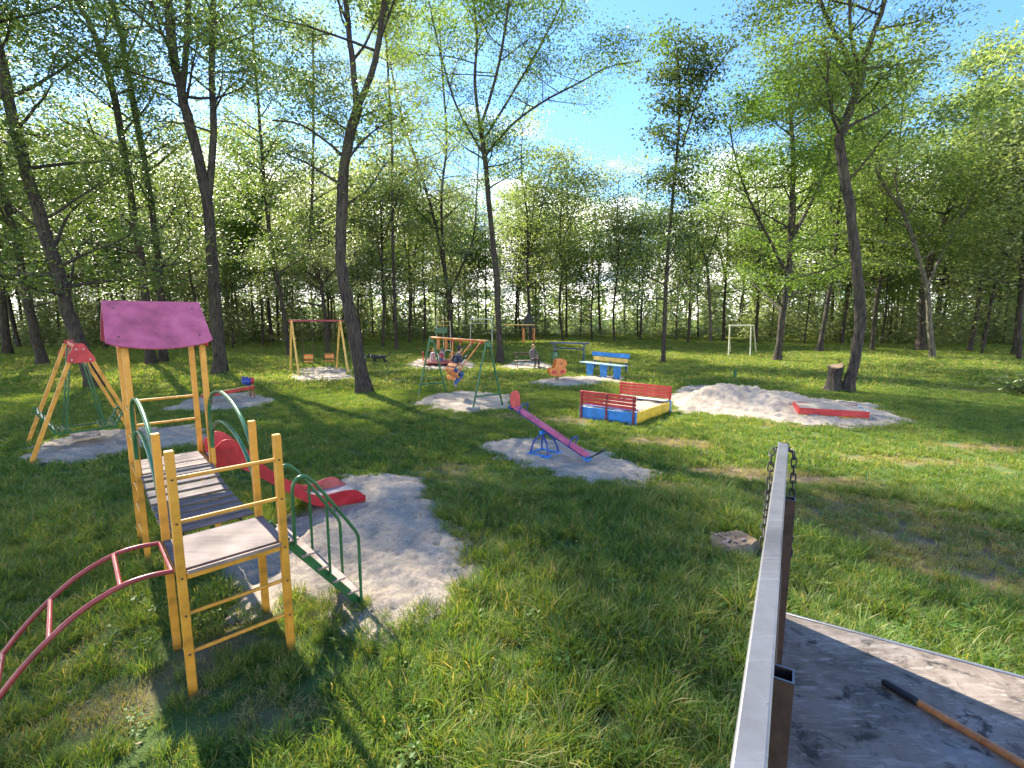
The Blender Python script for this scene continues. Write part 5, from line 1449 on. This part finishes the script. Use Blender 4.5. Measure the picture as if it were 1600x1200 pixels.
def rail_mat():
    "dulled galvanised steel with long scratches, grime and rust spots"
    m, N, L, b = new_mat('weathered_rail')
    tc = N.new('ShaderNodeTexCoord').outputs['Object']
    n1 = noise(N, L, tc, 3.0, 8, 0.7); n2 = noise(N, L, tc, 24, 6, 0.75)
    mp = N.new('ShaderNodeMapping'); L.new(tc, mp.inputs['Vector']); mp.inputs['Rotation'].default_value = (0, 0, -1.04); mp.inputs['Scale'].default_value = (2, 90, 2)
    n3 = noise(N, L, mp.outputs[0], 1.0, 4, 0.6)
    c = ramp(N, L, n1.outputs['Fac'], [(0.32, (0.10, 0.103, 0.115)), (0.6, (0.20, 0.205, 0.225))])
    sc = ramp(N, L, n3.outputs['Fac'], [(0.60, (0, 0, 0)), (0.72, (0.5, 0.5, 0.5))])
    c1 = mixc(N, L, sc.outputs['Color'], c.outputs['Color'], (0.36, 0.36, 0.37))
    ru = ramp(N, L, n2.outputs['Fac'], [(0.64, (0, 0, 0)), (0.70, (1, 1, 1))])
    L.new(mixc(N, L, ru.outputs['Color'], c1, (0.075, 0.045, 0.03)), b.inputs['Base Color'])
    b.inputs['Metallic'].default_value = 0.55
    rr = ramp(N, L, n1.outputs['Fac'], [(0.3, (0.55,) * 3), (0.7, (0.36,) * 3)]); L.new(rr.outputs['Color'], b.inputs['Roughness'])
    bump(N, L, n2.outputs['Fac'], 0.12, 0.002, b)
    return m
def trailer():
    M_floor = floor_mat()
    M_rail = rail_mat()
    M_panel = plain('olive_side_panel', (0.085, 0.075, 0.060), 0.6, 0.35, 8, 0.2)
    fz = 1.20
    t = thing('trailer', 'open flatbed trailer with grey worn floor and steel side rail, close to the camera', 'trailer', TQ(1.6, 0.75, 0))
    LEN, WID = 3.3, 1.62
    fl = MB().box(TQ(LEN / 2 - 0.14, WID / 2 + 0.055, fz - 0.012), (WID, LEN + 0.02, 0.024), Matrix((TR_S, TR_R, UP)).transposed(), 0.004).build('floor', M_floor, t)
    # overlapping second sheet with a cut edge, and the folded steel lip at the open end
    Rm = Matrix((TR_S, TR_R, UP)).transposed().to_4x4(); Rm.translation = TQ(0, 0, fz + 0.0045)
    ov = MB().prism([(1.02, -0.62), (1.66, -0.30), (1.66, -2.6), (0.92, -2.6), (1.10, -1.35)], 0.009, Rm)
    ov.build('floor_patch', M_floor, t)
    MB().bar(TQ(-0.155, 0.06, fz - 0.03), TQ(-0.155, WID + 0.05, fz - 0.03), 0.018, 0.075, UP, 0.003).build('end_lip', M_steel, t)
    # side wall: sheet, uprights (open square tubes), bright top rail
    MB().box(TQ(LEN / 2 - 0.13, 0.0, 1.72), (0.012, LEN, 1.06), Matrix((TR_S, TR_R, UP)).transposed(), 0.002).build('side_wall', M_panel, t)
    rl = MB().bar(TQ(-0.02, 0.0, 2.27), TQ(3.2, 0.0, 2.27), 0.052, 0.045, UP, 0.005).build('top_rail', M_rail, t)
    MB().bar(TQ(-0.035, 0.0, 2.268), TQ(-0.02, 0.0, 2.268), 0.056, 0.05, UP, 0.004).build('end_cap', M_black, rl)
    def tube_post(l, top, w=0.05):
        e = 0.022; th = 0.0035; c = TQ(l, 0.012 + e + 0.012, 0)
        V = []; Fc = []
        for r, z in ((e, fz - 0.01), (e, top), (e - th, top), (e - th, top - 0.30)):
            for x, y in ((-1, -1), (1, -1), (1, 1), (-1, 1)): V.append(c + TR_S * x * r + TR_R * y * r * 1.15 + UP * z)
        for i in range(3):
            for k in range(4):
                k2 = (k + 1) % 4; Fc.append((i * 4 + k, i * 4 + k2, (i + 1) * 4 + k2, (i + 1) * 4 + k))
        Fc.append((12, 13, 14, 15))
        m = MB(); m.add(V, Fc); o = m.build('upright', M_rust, t)
        V2 = []
        for r in (e + 0.0005, e - th - 0.0005):
            for x, y in ((-1, -1), (1, -1), (1, 1), (-1, 1)): V2.append(c + TR_S * x * r + TR_R * y * r * 1.15 + UP * (top + 0.002))
        m = MB(); m.add(V2, [(k, (k + 1) % 4, 4 + (k + 1) % 4, 4 + k) for k in range(4)]); m.build('bright_rim', M_steel, o)
    for l in (0.62, 1.86, 2.9): tube_post(l, 2.19)
    MB().bar(TQ(0.3, 0.022, 1.88), TQ(3.1, 0.022, 1.88), 0.03, 0.03, UP, 0.003).build('mid_bar', M_rust, t)
    MB().bar(TQ(-0.1, 0.028, fz + 0.03), TQ(3.1, 0.028, fz + 0.03), 0.04, 0.04, UP, 0.003).build('bottom_bar', M_rust, t)
    for l, z in ((1.80, 1.45), (0.9, 1.40)):
        MB().tube([TQ(l, 0.04, z), TQ(l, 0.10, z - 0.01)], 0.014, 8).build('latch_pin', M_orange, t)
    # chassis, axle and wheels under the floor
    for w in (0.25, 1.45): MB().bar(TQ(-0.1, w, fz - 0.085), TQ(3.1, w, fz - 0.085), 0.06, 0.12, UP).build('chassis_beam', M_rust, t)
    MB().tube([TQ(1.9, 0.1, 0.42), TQ(1.9, 1.6, 0.42)], 0.05, 10).build('axle', M_black, t)
    for w in (0.32, 1.40):
        MB().bar(TQ(1.9, w, 0.44), TQ(1.9, w, fz - 0.15), 0.08, 0.08, TR_S).build('spring_block', M_rust, t)
        m = Matrix((TR_R, UP, TR_S)).transposed().to_4x4(); m.translation = TQ(1.9, w + (-0.2 if w < 1 else 0.2), 0.42)
        wh = MB().lathe([(0.30, -0.10), (0.40, -0.10), (0.43, -0.06), (0.43, 0.06), (0.40, 0.10), (0.30, 0.10)], m, 28).build('wheel', M_rubber, t)
        MB().lathe([(0.29, -0.102), (0.20, -0.06), (0.08, -0.105), (0.08, 0.105), (0.20, 0.06), (0.29, 0.102)], m, 24).build('rim', M_steel, wh)
trailer()

def chain(label, w, pts):
    lk = []
    for k in range(14):
        a = 2 * math.pi * k / 14; lk.append((0.012 * math.cos(a), 0, 0.016 * math.sin(a) + (0.013 if math.sin(a) > 0 else -0.013)))
    lk.append(lk[0])
    me = MB().tube(lk, 0.0042, 6, False).mesh('chain_link', M_black)
    P = smooth_path([TQ(*p) for p in pts], 10)
    t = thing('chain', label, 'chain', P[0])
    s = 0.0; step = 0.043; nxt = 0.0; flip = 0
    for i in range(len(P) - 1):
        seg = P[i + 1] - P[i]; L = seg.length
        while nxt <= s + L:
            p = P[i] + seg * ((nxt - s) / L)
            m = frame((0, 0, 0), seg).to_4x4() @ Matrix.Rotation(math.pi / 2 * flip, 4, 'Z'); m.translation = p
            piece('chain_link', me, t, m); nxt += step; flip ^= 1
        s += L
chain('black steel chain draped over the outer left side of the trailer rail', -1, [(0.06, 0.02, 2.275), (0.10, -0.045, 2.27), (0.14, -0.052, 2.20), (0.24, -0.050, 2.10), (0.40, -0.048, 2.05), (0.62, -0.046, 2.03), (0.70, -0.046, 1.96)])
chain('black steel chain hanging inside the trailer rail, on its right', 1, [(0.05, 0.03, 2.275), (0.08, 0.052, 2.26), (0.12, 0.058, 2.17), (0.20, 0.060, 2.05), (0.32, 0.062, 1.93), (0.46, 0.064, 1.86)])

def tool_handle():
    a = G(1378, 1064, 1.222); b = G(1600, 1195, 1.222)
    d = (b - a).normalized(); e = a + d * 1.35
    t = thing('tool_handle', 'orange brown wooden tool handle with black grip lying on the trailer floor', 'tool handle', a)
    r = 0.0165
    MB().tube([a + d * 0.12 + UP * r * 0, a + d * 0.5, e], [0.0155, 0.0165, 0.017], 14).build('shaft', wood('varnished_handle', (0.30, 0.10, 0.03), (0.62, 0.26, 0.08), 0.4, 2, 2.0), t)
    MB().tube([a, a + d * 0.006, a + d * 0.02, a + d * 0.13, a + d * 0.145, a + d * 0.15], [0.008, 0.0155, 0.0185, 0.0195, 0.0195, 0.017], 14).build('grip', plain('black_rubber_grip', (0.012, 0.013, 0.018), 0.5), t)
tool_handle()

# ------------------------------------------------------------------ people and the dog: one skinned body each
def skin_body(name, J, bones, regions, mats, parent, root='pelvis', subs=2):
    """J: joint -> (Vector, radius or (rx, ry)); bones: pairs of joints; regions: (joint, joint) -> material index"""
    names = list(J); idx = {k: i for i, k in enumerate(names)}
    me = bpy.data.meshes.new(name)
    me.from_pydata([tuple(J[k][0]) for k in names], [(idx[a], idx[b]) for a, b in bones], [])
    o = bpy.data.objects.new(name, me); COL.objects.link(o)
    sk = o.modifiers.new('skin', 'SKIN'); sk.use_smooth_shade = True; sk.branch_smoothing = 0.6
    ss = o.modifiers.new('sub', 'SUBSURF'); ss.levels = subs; ss.render_levels = subs
    for k in names:
        r = J[k][1]; r = r if isinstance(r, tuple) else (r, r)
        sv = me.skin_vertices[0].data[idx[k]]; sv.radius = r; sv.use_root = (k == root)
    dg = bpy.context.evaluated_depsgraph_get(); dg.update()
    out = bpy.data.meshes.new_from_object(o.evaluated_get(dg))
    bpy.data.objects.remove(o); bpy.data.meshes.remove(me)
    for m in mats: out.materials.append(m)
    co = np.zeros(len(out.polygons) * 3); out.polygons.foreach_get('center', co); co = co.reshape(-1, 3)
    best = np.full(len(co), 1e9); mi = np.zeros(len(co), np.int32)
    for (a, b) in bones:
        A_, B_ = np.array(J[a][0]), np.array(J[b][0]); e = B_ - A_
        tt = np.clip(((co - A_) @ e) / (e @ e + 1e-12), 0, 1); d = np.linalg.norm(co - A_ - tt[:, None] * e, axis=1)
        ra = np.mean(J[a][1]); rb = np.mean(J[b][1]); d = d - (ra + (rb - ra) * tt) * 0.8
        k = d < best; best[k] = d[k]; mi[k] = regions.get((a, b), 0)
    out.polygons.foreach_set('material_index', mi); out.polygons.foreach_set('use_smooth', np.ones(len(co), bool)); out.name = name
    ob = bpy.data.objects.new('body', out); COL.objects.link(ob)
    ob.parent = parent; out.transform(world_of(parent).inverted())
    return ob

M_skin = plain('skin', (0.50, 0.27, 0.19), 0.5, 0.08, 10, 0.05)
M_jeans = plain('blue_denim', (0.045, 0.10, 0.22), 0.85, 0.35, 30, 0.4)
M_jacket = plain('dark_navy_jacket', (0.022, 0.028, 0.048), 0.7, 0.4, 14, 0.5)
M_shoe = plain('grey_shoe', (0.22, 0.20, 0.18), 0.7, 0.2)
M_hairdark = plain('dark_hair', (0.022, 0.015, 0.010), 0.5, 0.5, 60, 0.6)
M_hairfair = plain('fair_hair', (0.42, 0.27, 0.10), 0.5, 0.4, 60, 0.6)
M_coat = plain('mottled_grey_coat', (0.13, 0.11, 0.12), 0.85, 0.75, 9, 0.5)
M_trouser = plain('dark_trousers', (0.045, 0.040, 0.045), 0.85, 0.4, 20, 0.4)
M_kidred = plain('red_purple_top', (0.30, 0.035, 0.075), 0.8, 0.3, 14, 0.4)
M_kidpink = plain('pale_pink_top', (0.52, 0.36, 0.36), 0.8, 0.35, 14, 0.4)
M_eye = plain('eye', (0.02, 0.02, 0.02), 0.2, 0.1)

def figure(label, pos, fwd, scale, pelvis_z, spine_lean, knees, hands, mats, hair_mat, hair_style, look=None, height=1.68):
    """seated figure; pos under the pelvis; knees: list of two (knee, ankle) in local (forward, side, up) metres from the pelvis; hands likewise from the pelvis"""
    f = Vector(fwd).normalized(); s = UP.cross(f).normalized(); k = height / 1.68 * scale
    P0 = Vector(pos) + UP * pelvis_z
    def q(x, y, z): return P0 + f * x * k + s * y * k + UP * z * k
    sl = spine_lean
    J = {'pelvis': (q(0, 0, 0), (0.155 * k, 0.12 * k)), 'waist': (q(0.03 + sl * 0.18, 0, 0.18), (0.14 * k, 0.105 * k)), 'chest': (q(0.02 + sl * 0.40, 0, 0.38), (0.165 * k, 0.115 * k)),
         'shoulders': (q(0.0 + sl * 0.50, 0, 0.49), (0.13 * k, 0.09 * k)), 'neck': (q(0.02 + sl * 0.56, 0, 0.56), 0.052 * k)}
    hx = 0.04 + sl * 0.62
    lk = Vector(look).normalized() if look is not None else f
    def hq(fx, uz): return q(hx, 0, 0.56) + lk * fx * k + UP * uz * k
    J['jaw'] = (hq(0.03, 0.075), 0.066 * k); J['head'] = (hq(0.015, 0.145), (0.083 * k, 0.093 * k)); J['crown'] = (hq(0.0, 0.205), 0.066 * k); J['nose'] = (hq(0.115, 0.115), 0.014 * k)
    bones = [('pelvis', 'waist'), ('waist', 'chest'), ('chest', 'shoulders'), ('shoulders', 'neck'), ('neck', 'jaw'), ('jaw', 'head'), ('head', 'crown'), ('head', 'nose')]
    reg = {('pelvis', 'waist'): 1, ('waist', 'chest'): 1, ('chest', 'shoulders'): 1, ('shoulders', 'neck'): 0}
    for si, sg in ((0, 1), (1, -1)):
        n = 'LR'[si]
        kn, an, toe = knees[si]
        J['hip' + n] = (q(0.02, sg * 0.09, -0.02), 0.105 * k); J['knee' + n] = (q(*kn), 0.066 * k); J['calf' + n] = (q(*[kn[i] * 0.65 + an[i] * 0.35 for i in range(3)]), 0.060 * k)
        J['ankle' + n] = (q(*an), 0.042 * k); J['heel' + n] = (q(an[0] - 0.02, an[1], an[2] - 0.045), 0.040 * k); J['toe' + n] = (q(*toe), 0.034 * k)
        bones += [('pelvis', 'hip' + n), ('hip' + n, 'knee' + n), ('knee' + n, 'calf' + n), ('calf' + n, 'ankle' + n), ('ankle' + n, 'heel' + n), ('heel' + n, 'toe' + n)]
        reg[('pelvis', 'hip' + n)] = 2; reg[('hip' + n, 'knee' + n)] = 2; reg[('knee' + n, 'calf' + n)] = 2; reg[('calf' + n, 'ankle' + n)] = 2; reg[('ankle' + n, 'heel' + n)] = 3; reg[('heel' + n, 'toe' + n)] = 3
        el, ha = hands[si]
        J['sh' + n] = (q(0.0 + sl * 0.48, sg * 0.185, 0.455), 0.062 * k); J['elb' + n] = (q(*el), 0.044 * k); J['wr' + n] = (q(*ha), 0.030 * k)
        dv = Vector(ha) - Vector(el); dv.normalize(); pc = Vector(ha) + dv * 0.06
        J['palm' + n] = (q(*pc), (0.036 * k, 0.020 * k))
        bones += [('shoulders', 'sh' + n), ('sh' + n, 'elb' + n), ('elb' + n, 'wr' + n), ('wr' + n, 'palm' + n)]
        for c in (('shoulders', 'sh' + n), ('sh' + n, 'elb' + n), ('elb' + n, 'wr' + n)): reg[c] = 1
        side = dv.cross(Vector((0, 0, 1))); side = side.normalized() if side.length > 0.1 else Vector((1, 0, 0))
        curl = side.cross(dv).normalized()
        for fi, (off, ln) in enumerate(((-0.030, 0.060), (-0.010, 0.072), (0.010, 0.068), (0.028, 0.052))):
            p1 = pc + side * off + dv * 0.040; p2 = p1 + dv * ln * 0.5 - curl * ln * 0.35; p3 = p2 + dv * ln * 0.1 - curl * ln * 0.45
            J['f%d%s' % (fi, n)] = (q(*p1), 0.0095 * k); J['g%d%s' % (fi, n)] = (q(*p2), 0.0085 * k); J['h%d%s' % (fi, n)] = (q(*p3), 0.007 * k)
            bones += [('palm' + n, 'f%d%s' % (fi, n)), ('f%d%s' % (fi, n), 'g%d%s' % (fi, n)), ('g%d%s' % (fi, n), 'h%d%s' % (fi, n))]
        p1 = pc - side * 0.042 + dv * 0.0; p2 = p1 + dv * 0.035 - side * 0.012 - curl * 0.02
        J['t1' + n] = (q(*p1), 0.011 * k); J['t2' + n] = (q(*p2), 0.009 * k); bones += [('palm' + n, 't1' + n), ('t1' + n, 't2' + n)]
    t = thing('person', label, 'person', Vector((pos[0], pos[1], pos[2])), None)
    body = skin_body('body', J, bones, reg, mats, t)
    hc = hq(-0.012, 0.165); Rm = Matrix((lk, UP.cross(lk), UP)).transposed()
    m = MB(); m.blob(hc, (0.100 * k, 0.094 * k, 0.105 * k), Rm, 16, 12)
    # open the hair shell over the face
    cut = []
    for fc in m.f:
        c = sum((Vector(m.v[i]) for i in fc), Vector()) / len(fc) - hc
        lx, lz = c.dot(lk) / k, c.z / k
        if not (lx > 0.02 and lz < 0.045) and not (lz < -0.07 and lx > -0.06): cut.append(fc)
    m.f = cut
    if hair_style == 'long':
        m.blob(hc - lk * 0.05 * k - UP * 0.12 * k, (0.065 * k, 0.085 * k, 0.13 * k), Rm, 14, 8)
    m.build('hair', hair_mat, t, 80)
    for sg in (-1, 1):
        MB().blob(hq(0.088, 0.150) + UP.cross(lk) * sg * 0.033 * k, (0.008 * k, 0.013 * k, 0.009 * k), Rm, 8, 6).build('eye', M_eye, t)
        MB().blob(hq(-0.005, 0.130) + UP.cross(lk) * sg * 0.088 * k, (0.020 * k, 0.010 * k, 0.032 * k), Rm, 8, 6).build('ear', M_skin, t)
    MB().blob(hq(0.090, 0.075), (0.008 * k, 0.026 * k, 0.007 * k), Rm, 8, 6).build('mouth', M_kidred, t)
    return t

def people():
    c, sf, su = SEAT_C
    # on the swing, seen from behind, legs tucked under the seat
    pz = c.z + 0.15
    figure('person in dark jacket and jeans swinging on the green swing, seen from behind', (c.x + SW_F.x * 0.02, c.y + SW_F.y * 0.02, 0), SW_F, 1.0, pz, 0.42,
           [((0.40, 0.10, -0.16), (0.12, 0.10, -0.52), (0.20, 0.10, -0.64)), ((0.38, -0.09, -0.20), (0.06, -0.09, -0.53), (0.12, -0.09, -0.66))],
           [((0.14, 0.30, 0.24), (0.36, 0.25, 0.42)), ((0.14, -0.30, 0.24), (0.36, -0.25, 0.42))],
           [M_skin, M_jacket, M_jeans, M_shoe], M_hairdark, 'short', None, 1.55)
    # woman on the metal bench
    a = G(833, 577)
    f = Vector((0.55, -0.75, 0))
    figure('fair-haired woman in mottled grey coat sitting on the metal bench', (a.x - 0.05, a.y + 0.15, 0), f, 1.0, 0.60, 0.12,
           [((0.44, 0.11, 0.0), (0.46, 0.12, -0.44), (0.60, 0.13, -0.52)), ((0.42, -0.09, 0.0), (0.36, -0.10, -0.44), (0.50, -0.10, -0.52))],
           [((0.12, 0.26, 0.18), (0.34, 0.10, 0.10)), ((0.12, -0.26, 0.18), (0.34, -0.08, 0.10))],
           [M_skin, M_coat, M_trouser, M_black], M_hairfair, 'long', Vector((0.2, -1, 0)), 1.72)
    # two children on the roundabout
    p = G(690, 571)
    figure('child in red top with dark hair sitting on the roundabout', (p.x + 0.12, p.y - 0.55, 0), (-0.4, -0.9, 0), 1.0, 0.42, 0.25,
           [((0.38, 0.12, 0.10), (0.42, 0.12, -0.20), (0.54, 0.13, -0.24)), ((0.36, -0.12, 0.12), (0.34, -0.13, -0.20), (0.46, -0.14, -0.24))],
           [((0.14, 0.24, 0.20), (0.36, 0.16, 0.28)), ((0.14, -0.24, 0.20), (0.36, -0.16, 0.28))],
           [M_skin, M_kidred, M_jeans, M_shoe], M_hairdark, 'short', None, 1.22)
    figure('child in pale pink top crouched on the left of the roundabout', (p.x - 0.62, p.y - 0.25, 0), (0.8, -0.6, 0), 1.0, 0.44, 0.55,
           [((0.36, 0.12, 0.12), (0.40, 0.13, -0.22), (0.52, 0.13, -0.26)), ((0.34, -0.12, 0.14), (0.32, -0.13, -0.22), (0.44, -0.14, -0.26))],
           [((0.20, 0.24, 0.16), (0.42, 0.15, 0.20)), ((0.20, -0.24, 0.16), (0.42, -0.15, 0.20))],
           [M_skin, M_kidpink, M_kidpink, M_shoe], M_hairfair, 'long', None, 1.30)
people()

def dog():
    p = G(592, 564); p = Vector((p.x * 30 / p.y, 30.0, 0))
    f = Vector((-1, -0.12, 0)).normalized(); s = UP.cross(f).normalized(); k = 1.02
    def q(x, y, z): return p + f * x * k + s * y * k + UP * z * k
    J = {'loin': (q(-0.18, 0, 0.50), (0.11, 0.125)), 'rump': (q(-0.36, 0, 0.50), (0.11, 0.125)), 'belly': (q(0.0, 0, 0.485), (0.125, 0.145)), 'chest': (q(0.20, 0, 0.475), (0.135, 0.18)), 'withers': (q(0.34, 0, 0.53), (0.11, 0.135)),
         'neck': (q(0.50, 0, 0.56), 0.095), 'skull': (q(0.63, 0, 0.55), 0.09), 'muzzle': (q(0.76, 0, 0.49), 0.05), 'nose': (q(0.84, 0, 0.46), 0.027),
         'earL': (q(0.60, 0.05, 0.645), 0.028), 'eartipL': (q(0.61, 0.075, 0.70), 0.010), 'earR': (q(0.60, -0.05, 0.645), 0.028), 'eartipR': (q(0.61, -0.075, 0.70), 0.010),
         'tail1': (q(-0.46, 0, 0.56), 0.036), 'tail2': (q(-0.60, 0, 0.62), 0.034), 'tail3': (q(-0.74, 0, 0.71), 0.026), 'tail4': (q(-0.82, 0, 0.78), 0.012)}
    bones = [('loin', 'rump'), ('loin', 'belly'), ('belly', 'chest'), ('chest', 'withers'), ('withers', 'neck'), ('neck', 'skull'), ('skull', 'muzzle'), ('muzzle', 'nose'), ('skull', 'earL'), ('earL', 'eartipL'), ('skull', 'earR'), ('earR', 'eartipR'),
             ('rump', 'tail1'), ('tail1', 'tail2'), ('tail2', 'tail3'), ('tail3', 'tail4')]
    for n, sg, fo, ho in (('L', 1, 0.12, -0.10), ('R', -1, -0.10, 0.08)):
        J['elbow' + n] = (q(0.24, sg * 0.075, 0.36), 0.055); J['wrist' + n] = (q(0.25 + fo * 0.6, sg * 0.075, 0.17), 0.032); J['paw' + n] = (q(0.27 + fo, sg * 0.075, 0.035), 0.034); J['toes' + n] = (q(0.33 + fo, sg * 0.075, 0.025), 0.026)
        J['stifle' + n] = (q(-0.28 + ho * 0.3, sg * 0.085, 0.36), 0.066); J['hock' + n] = (q(-0.44 + ho * 0.8, sg * 0.08, 0.20), 0.033); J['hpaw' + n] = (q(-0.39 + ho, sg * 0.08, 0.035), 0.034); J['htoes' + n] = (q(-0.33 + ho, sg * 0.08, 0.025), 0.026)
        bones += [('chest', 'elbow' + n), ('elbow' + n, 'wrist' + n), ('wrist' + n, 'paw' + n), ('paw' + n, 'toes' + n), ('rump', 'stifle' + n), ('stifle' + n, 'hock' + n), ('hock' + n, 'hpaw' + n), ('hpaw' + n, 'htoes' + n)]
    t = thing('dog', 'black dog walking left across the lawn with its tail raised', 'dog', p)
    reg = {('muzzle', 'nose'): 1}
    M_fur = plain('black_fur', (0.012, 0.011, 0.011), 0.6, 0.5, 40, 0.7); M_furw = plain('white_fur', (0.55, 0.53, 0.50), 0.7, 0.2, 40, 0.5)
    skin_body('body', J, bones, reg, [M_fur, M_furw], t, 'loin')
    MB().lathe([(0.085, -0.02), (0.09, 0.0), (0.085, 0.02)], Matrix.Translation(q(0.47, 0, 0.555)) @ frame((0, 0, 0), f).to_4x4(), 14).build('collar', M_furw, t)
dog()
